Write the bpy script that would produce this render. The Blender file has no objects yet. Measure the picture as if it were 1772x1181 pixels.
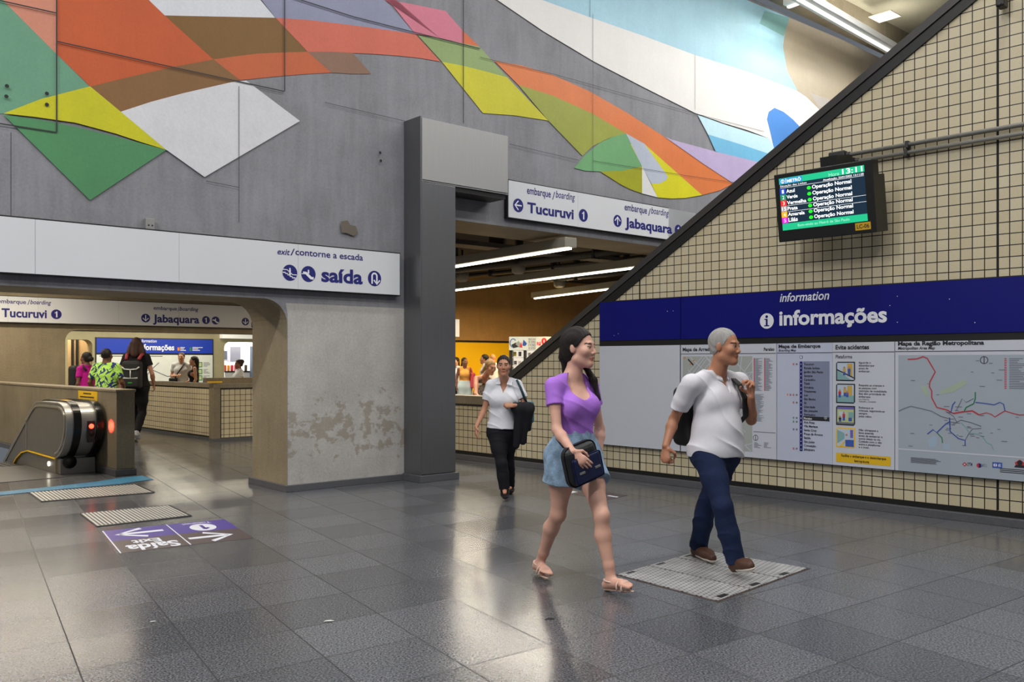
import bpy, bmesh, math, random
import numpy as np
from mathutils import Vector, Matrix, noise as mnoise

# ------------------------------------------------------------------ camera, world, exposure
F, HZ, HC, IW, IH = 1530.0, 625.0, 1.47, 1772.0, 1181.0      # focal length and horizon row in pixels, eye height in metres
SC = bpy.context.scene
COL = SC.collection
cd = bpy.data.cameras.new('camera'); cam = bpy.data.objects.new('camera', cd); COL.objects.link(cam)
cam.location = (0, 0, HC); cam.rotation_euler = (math.pi / 2, 0, 0)
cd.sensor_width = 36.0; cd.lens = F / IW * 36.0
cd.shift_y = (HZ - IH / 2) / IW
cd.clip_start = 0.05; cd.clip_end = 200
SC.camera = cam
SC.view_settings.view_transform = 'Standard'; SC.view_settings.look = 'None'
SC.view_settings.exposure = 0.0; SC.view_settings.gamma = 1.0; SC.view_settings.use_curve_mapping = False
wd = bpy.data.worlds.new('world'); SC.world = wd; wd.use_nodes = True
wd.node_tree.nodes['Background'].inputs[0].default_value = (0.80, 0.88, 1.0, 1)
wd.node_tree.nodes['Background'].inputs[1].default_value = 0.16

class Frame:
    """A vertical wall plane seen from the hall: local x runs to the right along it, local y runs into it, z is up."""
    def __init__(s, ox, oy, ang):
        s.ox, s.oy, s.a = ox, oy, ang; s.c, s.s = math.cos(ang), math.sin(ang)
    def w(s, x, y, z=0.0):
        return Vector((s.ox + s.c * x - s.s * y, s.oy + s.s * x + s.c * y, z))
    def px(s, px, py, y=0.0):
        u = (px - IW / 2) / F
        Y = (y - s.s * s.ox + s.c * s.oy) / (-s.s * u + s.c)
        return (s.c * (u * Y - s.ox) + s.s * (Y - s.oy), HC + (HZ - py) / F * Y)
    def shifted(s, x, y):
        p = s.w(x, y); return Frame(p.x, p.y, s.a)
def fl(px, py, z=0.0):
    Y = (HC - z) * F / (py - HZ); return Vector(((px - IW / 2) / F * Y, Y, z))
def wp(px, py, Y):
    return Vector(((px - IW / 2) / F * Y, Y, HC + (HZ - py) / F * Y))

MU = Frame(-1.946, 10.41, math.atan2(.655, .7555))           # painted concrete wall
RW = Frame(3.109, 9.256, math.atan2(-.722, .692))            # tiled wall on the right
FA = MU.shifted(0, 10.4)                                      # far wall behind the opening
GA = MU.shifted(0, 22.7)                                      # last wall with the far board

def area(name, loc, sx, sy, power, col=(1, 1, 1), rot=(0, 0, 0), spread=180):
    l = bpy.data.lights.new(name, 'AREA'); l.shape = 'RECTANGLE'; l.size = sx; l.size_y = sy
    l.energy = power; l.color = col; l.spread = math.radians(spread)
    o = bpy.data.objects.new(name, l); COL.objects.link(o); o.location = loc; o.rotation_euler = rot; return o
# rows of ceiling lamps in the hall, parallel to the painted wall, and in the rooms behind it
CW = (1.0, 0.985, 0.965); WW = (1.0, 0.88, 0.70)
for k, (n, x, e) in enumerate(((-2.6, -4.5, 70), (-2.6, 1.5, 150), (-2.6, 7.5, 270), (-6.5, -4, 250), (-6.5, 2, 170), (-6.5, 8, 240), (-10.5, -4, 330), (-10.5, 4, 260), (-5.0, -10, 950))):  # last entry: unseen light added at far left to brighten the tiled wall
    area('hall_light', MU.w(x, n, 8.2), 5.0, 0.5, e, CW, (0, 0, MU.a))
for n in (3.0, 6.0, 9.0):
    area('back_lamp', MU.w(-3.5, n, 3.25), 6.0, 0.3, 150, WW, (0, 0, MU.a))
for n in (13, 17, 21):
    area('far_lamp', FA.w(4, n - 10.4, 3.2), 8.0, 0.3, 260, (1.0, .92, .74), (0, 0, MU.a))

# ------------------------------------------------------------------ materials
def lin(c):
    if isinstance(c, str):
        c = tuple(int(c[i:i + 2], 16) / 255 for i in (0, 2, 4))
    return tuple(x / 12.92 if x <= .04045 else ((x + .055) / 1.055) ** 2.4 for x in c)
MATS = {}
def nodes_of(name):
    m = bpy.data.materials.new(name); m.use_nodes = True; nt = m.node_tree
    return m, nt, nt.nodes, nt.links, nt.nodes['Principled BSDF']
def pm(name, col, rough=.5, metal=0.0, var=.08, vs=6.0, bump=0.0, bs=60.0, spec=.5, emit=0.0, coat=0.0, aniso=None):
    if name in MATS: return MATS[name]
    m, nt, N, L, b = nodes_of(name); c = lin(col)
    tc = N.new('ShaderNodeTexCoord'); src = tc.outputs['Object']
    if aniso:
        mp = N.new('ShaderNodeMapping'); mp.inputs['Scale'].default_value = aniso; L.new(src, mp.inputs[0]); src = mp.outputs[0]
    n = N.new('ShaderNodeTexNoise'); n.inputs['Scale'].default_value = vs; n.inputs['Detail'].default_value = 5
    L.new(src, n.inputs['Vector'])
    r = N.new('ShaderNodeMix'); r.data_type = 'RGBA'
    r.inputs['A'].default_value = tuple(min(1, x * (1 - var)) for x in c) + (1,)
    r.inputs['B'].default_value = tuple(min(1, x * (1 + var)) for x in c) + (1,)
    L.new(n.outputs['Fac'], r.inputs['Factor']); L.new(r.outputs['Result'], b.inputs['Base Color'])
    b.inputs['Roughness'].default_value = rough; b.inputs['Metallic'].default_value = metal
    b.inputs['Specular IOR Level'].default_value = spec; b.inputs['Coat Weight'].default_value = coat
    if emit:
        L.new(r.outputs['Result'], b.inputs['Emission Color']); b.inputs['Emission Strength'].default_value = emit
    if bump:
        n2 = N.new('ShaderNodeTexNoise'); n2.inputs['Scale'].default_value = bs; n2.inputs['Detail'].default_value = 6; L.new(src, n2.inputs['Vector'])
        bp = N.new('ShaderNodeBump'); bp.inputs['Strength'].default_value = bump; bp.inputs['Distance'].default_value = .02
        L.new(n2.outputs['Fac'], bp.inputs['Height']); L.new(bp.outputs['Normal'], b.inputs['Normal'])
    MATS[name] = m; return m
def concrete(name, col, rough=.7, var=.22, streak=.5, blotch=None, blotch_z=(0, 0)):
    """Cast concrete: cloudy patches, vertical streaks and fine grain; optional brown blotches in a height band."""
    if name in MATS: return MATS[name]
    m, nt, N, L, b = nodes_of(name); c = lin(col)
    tc = N.new('ShaderNodeTexCoord')
    def nz(scale, det, sc3):
        mp = N.new('ShaderNodeMapping'); mp.inputs['Scale'].default_value = sc3; L.new(tc.outputs['Object'], mp.inputs[0])
        n = N.new('ShaderNodeTexNoise'); n.inputs['Scale'].default_value = scale; n.inputs['Detail'].default_value = det
        n.inputs['Roughness'].default_value = .62; L.new(mp.outputs[0], n.inputs['Vector']); return n.outputs['Fac']
    def mth(op, a, bb):
        x = N.new('ShaderNodeMath'); x.operation = op
        for i, v in enumerate((a, bb)):
            if isinstance(v, (int, float)): x.inputs[i].default_value = v
            else: L.new(v, x.inputs[i])
        return x.outputs[0]
    f = mth('ADD', mth('MULTIPLY', nz(1.3, 8, (1, 1, 1)), .55), mth('ADD', mth('MULTIPLY', nz(3.0, 5, (3, 3, .35)), .3 * streak), mth('MULTIPLY', nz(38, 4, (1, 1, 1)), .3)))
    cr = N.new('ShaderNodeValToRGB'); L.new(f, cr.inputs[0])
    cr.color_ramp.elements[0].position = .28; cr.color_ramp.elements[0].color = tuple(x * (1 - var * 1.6) for x in c) + (1,)
    cr.color_ramp.elements[1].position = .72; cr.color_ramp.elements[1].color = tuple(min(1, x * (1 + var * 1.3)) for x in c) + (1,)
    out = cr.outputs[0]
    if blotch:
        sx = N.new('ShaderNodeSeparateXYZ'); L.new(tc.outputs['Object'], sx.inputs[0])
        n = nz(4.6, 6, (1, 1, 1.3))
        zz = mth('MULTIPLY', mth('ABSOLUTE', mth('SUBTRACT', sx.outputs['Z'], blotch_z[0]), 0), 1 / blotch_z[1])
        thr = mth('SUBTRACT', mth('SUBTRACT', n, .45), mth('MULTIPLY', zz, .14))
        k = mth('MULTIPLY', thr, 22.0)
        cl = N.new('ShaderNodeClamp'); L.new(k, cl.inputs[0])
        mx = N.new('ShaderNodeMix'); mx.data_type = 'RGBA'; L.new(mth('MULTIPLY', cl.outputs[0], .5), mx.inputs['Factor'])
        L.new(out, mx.inputs['A']); mx.inputs['B'].default_value = lin(blotch) + (1,); out = mx.outputs['Result']
    L.new(out, b.inputs['Base Color']); b.inputs['Roughness'].default_value = rough; b.inputs['Specular IOR Level'].default_value = .35
    bp = N.new('ShaderNodeBump'); bp.inputs['Strength'].default_value = .25; bp.inputs['Distance'].default_value = .02
    L.new(f, bp.inputs['Height']); L.new(bp.outputs['Normal'], b.inputs['Normal'])
    MATS[name] = m; return m
TS = .1036
def tile_mat(name, off=(0.0, 0.0), joints=(), size=TS):
    if name in MATS: return MATS[name]
    m, nt, N, L, b = nodes_of(name)
    tc = N.new('ShaderNodeTexCoord'); sx = N.new('ShaderNodeSeparateXYZ'); L.new(tc.outputs['Object'], sx.inputs[0])
    cx = N.new('ShaderNodeCombineXYZ'); L.new(sx.outputs['X'], cx.inputs[0]); L.new(sx.outputs['Z'], cx.inputs[1])
    mp = N.new('ShaderNodeMapping'); mp.inputs['Location'].default_value = (off[0], off[1], 0); L.new(cx.outputs[0], mp.inputs[0])
    br = N.new('ShaderNodeTexBrick'); br.offset = 0; br.squash = 1; L.new(mp.outputs[0], br.inputs['Vector'])
    br.inputs['Color1'].default_value = lin('d0c5a8') + (1,); br.inputs['Color2'].default_value = lin('c8bb9b') + (1,)
    br.inputs['Mortar'].default_value = lin('14120f') + (1,)
    br.inputs['Scale'].default_value = 1; br.inputs['Mortar Size'].default_value = .0046; br.inputs['Mortar Smooth'].default_value = .1
    br.inputs['Brick Width'].default_value = size; br.inputs['Row Height'].default_value = size
    n = N.new('ShaderNodeTexNoise'); n.inputs['Scale'].default_value = 90; n.inputs['Detail'].default_value = 4; L.new(tc.outputs['Object'], n.inputs['Vector'])
    hs = N.new('ShaderNodeHueSaturation'); L.new(br.outputs['Color'], hs.inputs['Color'])
    mr = N.new('ShaderNodeMapRange'); mr.inputs['To Min'].default_value = .82; mr.inputs['To Max'].default_value = 1.14; L.new(n.outputs['Fac'], mr.inputs['Value']); L.new(mr.outputs[0], hs.inputs['Value'])
    L.new(hs.outputs[0], b.inputs['Base Color'])
    b.inputs['Roughness'].default_value = .38; b.inputs['Specular IOR Level'].default_value = .4
    bp = N.new('ShaderNodeBump'); bp.inputs['Strength'].default_value = .5; bp.inputs['Distance'].default_value = .006; bp.invert = True
    L.new(br.outputs['Fac'], bp.inputs['Height']); L.new(bp.outputs['Normal'], b.inputs['Normal'])
    MATS[name] = m; return m
def floor_mat():
    m, nt, N, L, b = nodes_of('granite_floor')
    a = Vector((.796, .605)); bb = Vector((-.528, .85)); G = Vector((-1.908, 4.959)); det = a.x * bb.y - a.y * bb.x; S = .53
    rp = (bb.y / det / S, -bb.x / det / S); rq = (-a.y / det / S, a.x / det / S)
    g = N.new('ShaderNodeTexCoord'); sep = N.new('ShaderNodeSeparateXYZ'); L.new(g.outputs['Object'], sep.inputs[0])
    def mth(op, *v):
        x = N.new('ShaderNodeMath'); x.operation = op
        for i, q in enumerate(v):
            if isinstance(q, (int, float)): x.inputs[i].default_value = q
            else: L.new(q, x.inputs[i])
        return x.outputs[0]
    def axis(r):
        return mth('SUBTRACT', mth('ADD', mth('MULTIPLY', sep.outputs['X'], r[0]), mth('MULTIPLY', sep.outputs['Y'], r[1])), r[0] * G.x + r[1] * G.y)
    p, q = axis(rp), axis(rq)
    def edge(v):
        f = mth('FRACT', v); return mth('MINIMUM', f, mth('SUBTRACT', 1.0, f))
    line = mth('LESS_THAN', mth('MINIMUM', edge(p), edge(q)), 0.0065)
    cell = N.new('ShaderNodeCombineXYZ'); L.new(mth('FLOOR', p), cell.inputs[0]); L.new(mth('FLOOR', q), cell.inputs[1])
    wn = N.new('ShaderNodeTexWhiteNoise'); wn.noise_dimensions = '3D'; L.new(cell.outputs[0], wn.inputs['Vector'])
    vo = N.new('ShaderNodeTexNoise'); vo.inputs['Scale'].default_value = 95; vo.inputs['Detail'].default_value = 6; L.new(g.outputs['Object'], vo.inputs['Vector'])
    wear = N.new('ShaderNodeTexNoise'); wear.inputs['Scale'].default_value = 1.1; wear.inputs['Detail'].default_value = 2; L.new(g.outputs['Object'], wear.inputs['Vector'])
    cr = N.new('ShaderNodeValToRGB'); L.new(vo.outputs['Fac'], cr.inputs[0])
    cr.color_ramp.elements[0].position = .36; cr.color_ramp.elements[0].color = (.026, .027, .031, 1)
    cr.color_ramp.elements[1].position = .66; cr.color_ramp.elements[1].color = (.178, .184, .20, 1)
    val = mth('ADD', .72, mth('ADD', mth('MULTIPLY', wn.outputs['Value'], .36), mth('MULTIPLY', wear.outputs['Fac'], .2)))
    hs = N.new('ShaderNodeHueSaturation'); L.new(cr.outputs[0], hs.inputs['Color']); L.new(val, hs.inputs['Value'])
    mx = N.new('ShaderNodeMix'); mx.data_type = 'RGBA'; L.new(mth('MULTIPLY', line, .9), mx.inputs['Factor']); L.new(hs.outputs[0], mx.inputs['A']); mx.inputs['B'].default_value = (.012, .012, .012, 1)
    L.new(mx.outputs['Result'], b.inputs['Base Color'])
    rg = mth('ADD', .15, mth('ADD', mth('MULTIPLY', wear.outputs['Fac'], .08), mth('MULTIPLY', wn.outputs['Value'], .06)))
    L.new(mth('ADD', rg, mth('MULTIPLY', line, .3)), b.inputs['Roughness']); b.inputs['Specular IOR Level'].default_value = .62
    MATS['granite_floor'] = m; return m

# ------------------------------------------------------------------ mesh helpers
class MB:
    def __init__(s): s.v = []; s.f = []; s.m = []; s.sm = []; s.mats = []; s.marks = []
    def mi(s, mat):
        if mat not in s.mats: s.mats.append(mat)
        return s.mats.index(mat)
    def add(s, vs, fs, mat, smooth=False):
        o = len(s.v); s.v += [tuple(v) for v in vs]; k = s.mi(mat)
        for f in fs: s.f.append(tuple(i + o for i in f)); s.m.append(k); s.sm.append(smooth)
        return s
    def box(s, x0, x1, y0, y1, z0, z1, mat):
        v = [(x, y, z) for x in (x0, x1) for y in (y0, y1) for z in (z0, z1)]
        return s.add(v, [(0, 1, 3, 2), (4, 6, 7, 5), (0, 4, 5, 1), (2, 3, 7, 6), (0, 2, 6, 4), (1, 5, 7, 3)], mat)
    def bbox(s, x0, x1, y0, y1, z0, z1, mat, r=.01, seg=2):
        bm = bmesh.new(); bmesh.ops.create_cube(bm, size=1)
        for v in bm.verts: v.co = Vector(((x0 + x1) / 2 + v.co.x * (x1 - x0), (y0 + y1) / 2 + v.co.y * (y1 - y0), (z0 + z1) / 2 + v.co.z * (z1 - z0)))
        bmesh.ops.bevel(bm, geom=bm.edges[:], offset=r, segments=seg, affect='EDGES', profile=.5)
        return s.bm(bm, mat)
    def bm(s, bm, mat, smooth=False):
        bm.verts.index_update(); s.add([v.co for v in bm.verts], [[v.index for v in f.verts] for f in bm.faces], mat, smooth); bm.free(); return s
    def prism(s, pts, y0, y1, mat, side=None):
        """Extrude a polygon given as (x, z) pairs from y0 (front) to y1 (back)."""
        n = len(pts); s.add([(x, y0, z) for x, z in pts] + [(x, y1, z) for x, z in pts], [tuple(range(n)), tuple(range(2 * n - 1, n - 1, -1))], mat)
        s.add([(x, y0, z) for x, z in pts] + [(x, y1, z) for x, z in pts], [(i, i + n, (i + 1) % n + n, (i + 1) % n) for i in range(n)], side or mat); return s
    def poly(s, pts, y, mat):
        return s.add([(x, y, z) for x, z in pts], [tuple(range(len(pts)))], mat)
    def disc(s, cx, cz, r, y, mat, n=28, sx=1.0):
        return s.poly([(cx + sx * r * math.cos(2 * math.pi * k / n), cz + r * math.sin(2 * math.pi * k / n)) for k in range(n)], y, mat)
    def strip(s, pts, w, y, mat):
        """A flat painted line of width w through (x, z) points."""
        P = [Vector(p) for p in pts]; Lf = []; R = []
        for i, p in enumerate(P):
            d = (P[min(i + 1, len(P) - 1)] - P[max(i - 1, 0)]).normalized(); n = Vector((-d.y, d.x)) * w / 2
            Lf.append(p + n); R.append(p - n)
        n = len(P)
        return s.add([(p.x, y, p.y) for p in Lf + R], [(i, i + 1, n + i + 1, n + i) for i in range(n - 1)], mat)
    def tube(s, path, r, mat, n=10, closed=False, caps=True):
        P = [Vector(p) for p in path]; vs = []; fs = []; m = len(P); up = None
        for i, p in enumerate(P):
            d = (P[(i + 1) % m] - P[i - 1]) if closed else (P[min(i + 1, m - 1)] - P[max(i - 1, 0)])
            d.normalize()
            if up is None: up = Vector((0, 0, 1)) if abs(d.z) < .9 else Vector((1, 0, 0))
            u = (up - d * up.dot(d)).normalized(); w = d.cross(u); up = u
            rr = r[i] if isinstance(r, (list, tuple)) else r
            vs += [p + (u * math.cos(2 * math.pi * k / n) + w * math.sin(2 * math.pi * k / n)) * rr for k in range(n)]
        for i in range(m if closed else m - 1):
            j = (i + 1) % m
            fs += [(i * n + k, i * n + (k + 1) % n, j * n + (k + 1) % n, j * n + k) for k in range(n)]
        if caps and not closed: fs += [tuple(range(n - 1, -1, -1)), tuple(range((m - 1) * n, m * n))]
        return s.add(vs, fs, mat, True)
    def cyl(s, a, b, r, mat, n=16): return s.tube([a, b], r, mat, n)
    def text(s, body, box, y, mat, bold=0.0, ital=0.0, keep=False, align='l'):
        """Lettering fitted to (x0, x1, z0, z1) in the plane y; keep=True keeps the letter proportions."""
        key = (body, round(bold, 3), ital)
        if key not in TXT:
            c = bpy.data.curves.new('t', 'FONT'); c.body = body; c.size = 1; c.offset = bold; c.shear = ital; c.resolution_u = 3; c.fill_mode = 'BOTH'
            o = bpy.data.objects.new('t', c); COL.objects.link(o); bpy.context.view_layer.update()
            me = bpy.data.meshes.new_from_object(o.evaluated_get(bpy.context.evaluated_depsgraph_get()))
            TXT[key] = ([tuple(v.co) for v in me.vertices], [tuple(p.vertices) for p in me.polygons])
            bpy.data.objects.remove(o); bpy.data.curves.remove(c); bpy.data.meshes.remove(me)
        vs, fs = TXT[key]
        if not vs: return s
        s.marks.append((len(s.v), len(s.f)))
        ax, bx = min(v[0] for v in vs), max(v[0] for v in vs); az, bz = min(v[1] for v in vs), max(v[1] for v in vs)
        x0, x1, z0, z1 = box; kx = (x1 - x0) / (bx - ax); kz = (z1 - z0) / (bz - az)
        if keep: kx = kz = min(kx, kz)
        if keep and align == 'r': x0 = x1 - (bx - ax) * kx
        if keep and align == 'c': x0 = (x0 + x1) / 2 - (bx - ax) * kx / 2
        return s.add([(x0 + (v[0] - ax) * kx, y, z0 + (v[1] - az) * kz) for v in vs], fs, mat)
    def split(s, name, parent):
        """One part per marked word or sign instead of one mesh for all of them."""
        M = s.marks + [(len(s.v), len(s.f))]; out = []
        for (v0, f0), (v1, f1) in zip(M, M[1:]):
            g = MB(); g.v = s.v[v0:v1]; g.f = [tuple(i - v0 for i in f) for f in s.f[f0:f1]]; g.m = s.m[f0:f1]; g.sm = s.sm[f0:f1]; g.mats = s.mats
            out.append(g.build(name, parent))
        return out
    def build(s, name, parent=None, loc=None, rz=None, bevel=0.0):
        me = bpy.data.meshes.new(name); me.from_pydata(s.v, [], s.f)
        for mt in s.mats: me.materials.append(mt)
        me.polygons.foreach_set('material_index', s.m); me.polygons.foreach_set('use_smooth', s.sm); me.update()
        o = bpy.data.objects.new(name, me); COL.objects.link(o)
        if parent is not None: o.parent = parent
        if loc is not None: o.location = loc
        if rz is not None: o.rotation_euler = (0, 0, rz)
        if bevel:
            b = o.modifiers.new('b', 'BEVEL'); b.width = bevel; b.segments = 2; b.limit_method = 'ANGLE'
        return o
TXT = {}
def tag(o, label, cat, group=None, kind=None):
    o['label'] = label; o['category'] = cat
    if group: o['group'] = group
    if kind: o['kind'] = kind
    return o
def thing(name, label, cat, loc=(0, 0, 0), rz=0.0, group=None):
    o = bpy.data.objects.new(name, None); COL.objects.link(o); o.location = loc; o.rotation_euler = (0, 0, rz); o.empty_display_size = .2
    return tag(o, label, cat, group)
def struct(mb, name, fr=None, loc=None, label=None, bevel=0.0):
    o = mb.build(name, None, loc if loc is not None else (fr.w(0, 0, 0) if fr else (0, 0, 0)), fr.a if fr else 0.0, bevel); o['kind'] = 'structure'
    o['label'] = label or name; o['category'] = name.split('_')[0]; return o

BLACK = pm('black_paint', '121212', .45); DKGREY = pm('dark_grey', '2b2b2c', .5)
NAVY = pm('navy_letter', '14186e', .5, var=.03); WHITE = pm('white_panel', 'd4d6da', .42, var=.03, vs=2)
WHITEL = pm('white_letter', 'e6e8ee', .5, var=.02); BLUE = pm('blue_panel', '050a6e', .45, var=.05, vs=3, spec=.25)
STEEL = pm('brushed_steel', 'a3a3a2', .5, .55, .10, 4, .05, 30, aniso=(25, 25, .6))
DSTEEL = pm('dark_steel', '77787b', .36, .75, .10, 3, .05, 30, aniso=(25, 25, .5))
TAN = concrete('tan_concrete', '8f826a', .68, .26, .6)
TAND = concrete('tan_concrete_dark', '7c725f', .55, .3, 1.0)
GREY = concrete('grey_concrete', '7d7d82', .6, .26, 1.1)
SLAB = concrete('ceiling_concrete', 'a09a84', .8, .14, .3)
PLAST = concrete('worn_plaster', 'b6b3ae', .8, .24, .3, blotch='7a6c52', blotch_z=(.72, .42))
CURB = pm('granite_curb', '55565a', .42, 0, .35, 60)
TILE_R = tile_mat('cream_tile_right', (1.817, -.0168))
TILE_C = tile_mat('cream_tile_counter', (0, -.0168))
YEL = pm('yellow_paint', 'f2c200', .5, var=.05, vs=2)

# ------------------------------------------------------------------ floor with the escalator well cut out
ESC = Frame(-5.92, 11.47, math.atan2(.7555, .655) + math.pi / 2 - math.pi / 2)
PAR_D = Vector((-.692, .722)); PAR_N = Vector((.722, .692))       # travel direction of the escalator and its right-hand normal
def esc(s, n, z=0.0):
    p = Vector((-5.92, 11.47)) + PAR_D * s + PAR_N * n; return Vector((p.x, p.y, z))
FLOOR = floor_mat()
bm = bmesh.new()
hole = [esc(1.3, -1.25), esc(1.3, .5), esc(9, .5), esc(9, -1.25)]
outer = [Vector((-40, -6, 0)), Vector((30, -6, 0)), Vector((30, 60, 0)), Vector((-40, 60, 0))]
ov = [bm.verts.new(p) for p in outer]; hv = [bm.verts.new(p) for p in hole]
es = [bm.edges.new((r[i], r[(i + 1) % 4])) for r in (ov, hv) for i in range(4)]
bmesh.ops.triangle_fill(bm, edges=es, use_beauty=True, use_dissolve=False)
for f in bm.faces:
    if f.normal.z < 0: f.normal_flip()
mb = MB(); mb.bm(bm, FLOOR); struct(mb, 'floor', label='polished dark grey granite tile floor')

# ------------------------------------------------------------------ painted concrete wall
def arc(cx, cz, r, a0, a1, n=8):
    return [(cx + r * math.cos(math.radians(a0 + (a1 - a0) * k / n)), cz + r * math.sin(math.radians(a0 + (a1 - a0) * k / n))) for k in range(n + 1)]
wall = MB()
S0 = 2.16; XL, XR = -.76, 1.32
out = [(-13, S0)] + [(XL - .28, S0)] + arc(XL - .28, S0 - .28, .28, 90, 0)[1:] + [(XL, 0), (XR, 0), (XR, 3.30), (24, 3.30), (24, 7.95), (-13, 7.95)]
wall.prism(out[::-1] if False else out, 0, .9, GREY, TAN)
wall.poly([(XL + .004, .0), (XR - .3, 0), (XR - .3, 2.12), (XL - .02, 2.12), (XL + .004, 2.0)], -.002, PLAST)
MZ = [0.003]
def paint(pts, col, name, var=.10):
    m = MATS.get(name) or concrete(name, col, .5, var, .5)
    MZ[0] += .0004
    wall.poly([MU.px(x, y) for x, y in pts], -MZ[0], m)
G1, G2 = '5f9a70', '4f8a5c'
paint([(-90, -110), (12, 8), (97, 93), (155, 150), (70, 172), (5, 197), (-90, 205)], '6a9c80', 'mural_green')
paint([(-10, -40), (97, -40), (97, 93), (12, 8), (-20, -28)], 'd08a72', 'mural_salmon')
paint([(97, -40), (222, -40), (257, 0), (285, 27), (369, 103), (290, 118), (225, 133), (156, 150), (97, 93)], 'c25a30', 'mural_orange')
paint([(222, -40), (425, -40), (450, 0), (476, 31), (380, 29), (285, 27), (257, 0)], 'd6d8de', 'mural_white')
paint([(285, 27), (380, 29), (476, 31), (532, 90), (490, 91), (446, 93), (405, 98), (369, 103)], '7c5a2c', 'mural_brown')
paint([(156, 150), (225, 133), (290, 118), (369, 103), (415, 138), (399, 143), (316, 162), (260, 177), (208, 194)], '85603a', 'mural_brown_low')
paint([(369, 103), (405, 98), (446, 93), (490, 91), (532, 90), (573, 126), (535, 128), (494, 131), (415, 139)], 'c0623c', 'mural_rust')
paint([(532, 90), (575, 90), (610, 92), (642, 128), (608, 128), (573, 126)], '8a6a58', 'mural_taupe')
paint([(400, -40), (640, -40), (665, 0), (718, 59), (675, 53), (632, 47), (585, 41), (534, 35), (476, 31), (452, 0)], '8c8fa8', 'mural_slate')
paint([(476, 31), (534, 35), (585, 41), (632, 47), (675, 53), (718, 59), (762, 107), (728, 101), (691, 97), (652, 94), (610, 92), (575, 90), (532, 90)], 'cc6a56', 'mural_red')
paint([(640, -40), (665, 0), (700, 5), (770, 19), (800, 53), (800, 75), (760, 66), (718, 59)], 'd0788c', 'mural_pink')
paint([(800, 53), (829, 81), (800, 75)], 'd06a44', 'mural_coral')
paint([(722, 61), (760, 67), (800, 75), (829, 81), (877, 134), (840, 124), (800, 114), (764, 107)], '8ea46a', 'mural_sage')
paint([(764, 107), (800, 114), (840, 124), (877, 134), (948, 209), (890, 200), (835, 196)], 'c8c22c', 'mural_yellow')
paint([(855, 106), (900, 113), (956, 130), (1019, 158), (1082, 194), (1149, 237), (1216, 284), (1268, 318), (1245, 330), (1214, 338), (1153, 284), (1082, 231), (1025, 197), (956, 166), (896, 147)], 'd87a46', 'mural_ribbon')
paint([(896, 147), (956, 166), (1025, 197), (1082, 231), (1054, 239), (1025, 253), (1007, 270), (948, 209)], '9aa044', 'mural_olive')
paint([(993, 291), (1011, 269), (1038, 247), (1060, 237), (1082, 231), (1110, 288), (1075, 296), (1038, 297), (1012, 296)], '6fa672', 'mural_fan')
paint([(1038, 297), (1075, 296), (1110, 288), (1110, 335), (1090, 328), (1074, 320)], 'a0a222', 'mural_moss')
paint([(1114, 249), (1153, 284), (1214, 338), (1185, 343), (1160, 344), (1137, 342), (1126, 318), (1090, 250)], 'd2cc24', 'mural_lemon')
paint([(1082, 231), (1114, 249), (1155, 306), (1152, 312), (1140, 318), (1126, 318), (1110, 288)], 'b4bccc', 'mural_mist')
paint([(1110, 288), (1137, 342), (1110, 335)], 'dadada', 'mural_chalk')
paint([(1365, 31), (1450, 66), (1535, 107), (1750, 215), (1560, 400), (1400, 300), (1394, 168), (1379, 157), (1361, 123), (1354, 81), (1358, 48)], 'b4a894', 'mural_stone')
paint([(1400, 160), (1480, 190), (1560, 240), (1450, 260), (1421, 194)], 'b4aea8', 'mural_ash')
paint([(780, -60), (859, 0), (940, 55), (1027, 107), (1114, 152), (1202, 196), (1250, 213), (1294, 226), (1330, 240), (1337, 262), (1380, 300), (1500, 260), (1421, 194), (1394, 168), (1378, 157), (1297, 126), (1200, 95), (1114, 63), (1019, 30), (936, 0), (800, -60)], 'e0dedb', 'mural_cream', .05)
paint([(790, -70), (936, 0), (1019, 30), (1114, 63), (1200, 95), (1297, 126), (1379, 157), (1361, 123), (1354, 81), (1358, 48), (1365, 31), (1290, 0), (1150, -60)], '9fcadb', 'mural_sky')
paint([(1322, 19), (1365, 31), (1355, 63), (1313, 41)], '7fae ae'.replace(' ', ''), 'mural_teal')
paint([(1206, 199), (1250, 215), (1290, 228), (1330, 240), (1345, 265), (1333, 268), (1280, 250), (1224, 233)], 'bcdde8', 'mural_ice')
paint([(1224, 233), (1280, 250), (1340, 270), (1320, 290), (1237, 262)], '72b4d8', 'mural_blue')
paint([(1355, 194), (1339, 187), (1329, 194), (1326, 207), (1331, 226), (1337, 252), (1345, 275), (1420, 275), (1386, 223), (1371, 207)], '4f86cc', 'mural_royal')
paint([(1149, 237), (1161, 242), (1238, 263), (1320, 283), (1420, 320), (1350, 370), (1268, 318), (1216, 284)], 'b8a8cc', 'mural_lilac')
paint([(5, 199), (70, 208), (130, 220), (200, 237), (287, 260), (155, 347)], G2, 'mural_leaf')
paint([(155, 150), (208, 194), (287, 260), (245, 247), (200, 232), (130, 213), (60, 203), (5, 197), (70, 172)], 'c6c21e', 'mural_gold')
paint([(208, 194), (260, 177), (316, 162), (399, 143), (425, 140), (518, 210), (353, 307), (287, 260)], 'd4d4d8', 'mural_diamond')
SEAM = pm('concrete_seam', '3a3a3d', .9)
def seam(pts, w=.012):
    wall.strip([MU.px(x, y) for x, y in pts], w, -.024, SEAM)
for q in ([(-20, -2), (97, 24)], [(97, -60), (97, 230)], [(-20, 212), (97, 230)], [(98, 73), (300, 118), (490, 159)], [(491, -40), (491, 159)], [(500, -5), (610, 30), (720, 58), (829, 85)], [(800, -40), (800, 214)]):
    seam(q)
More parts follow.
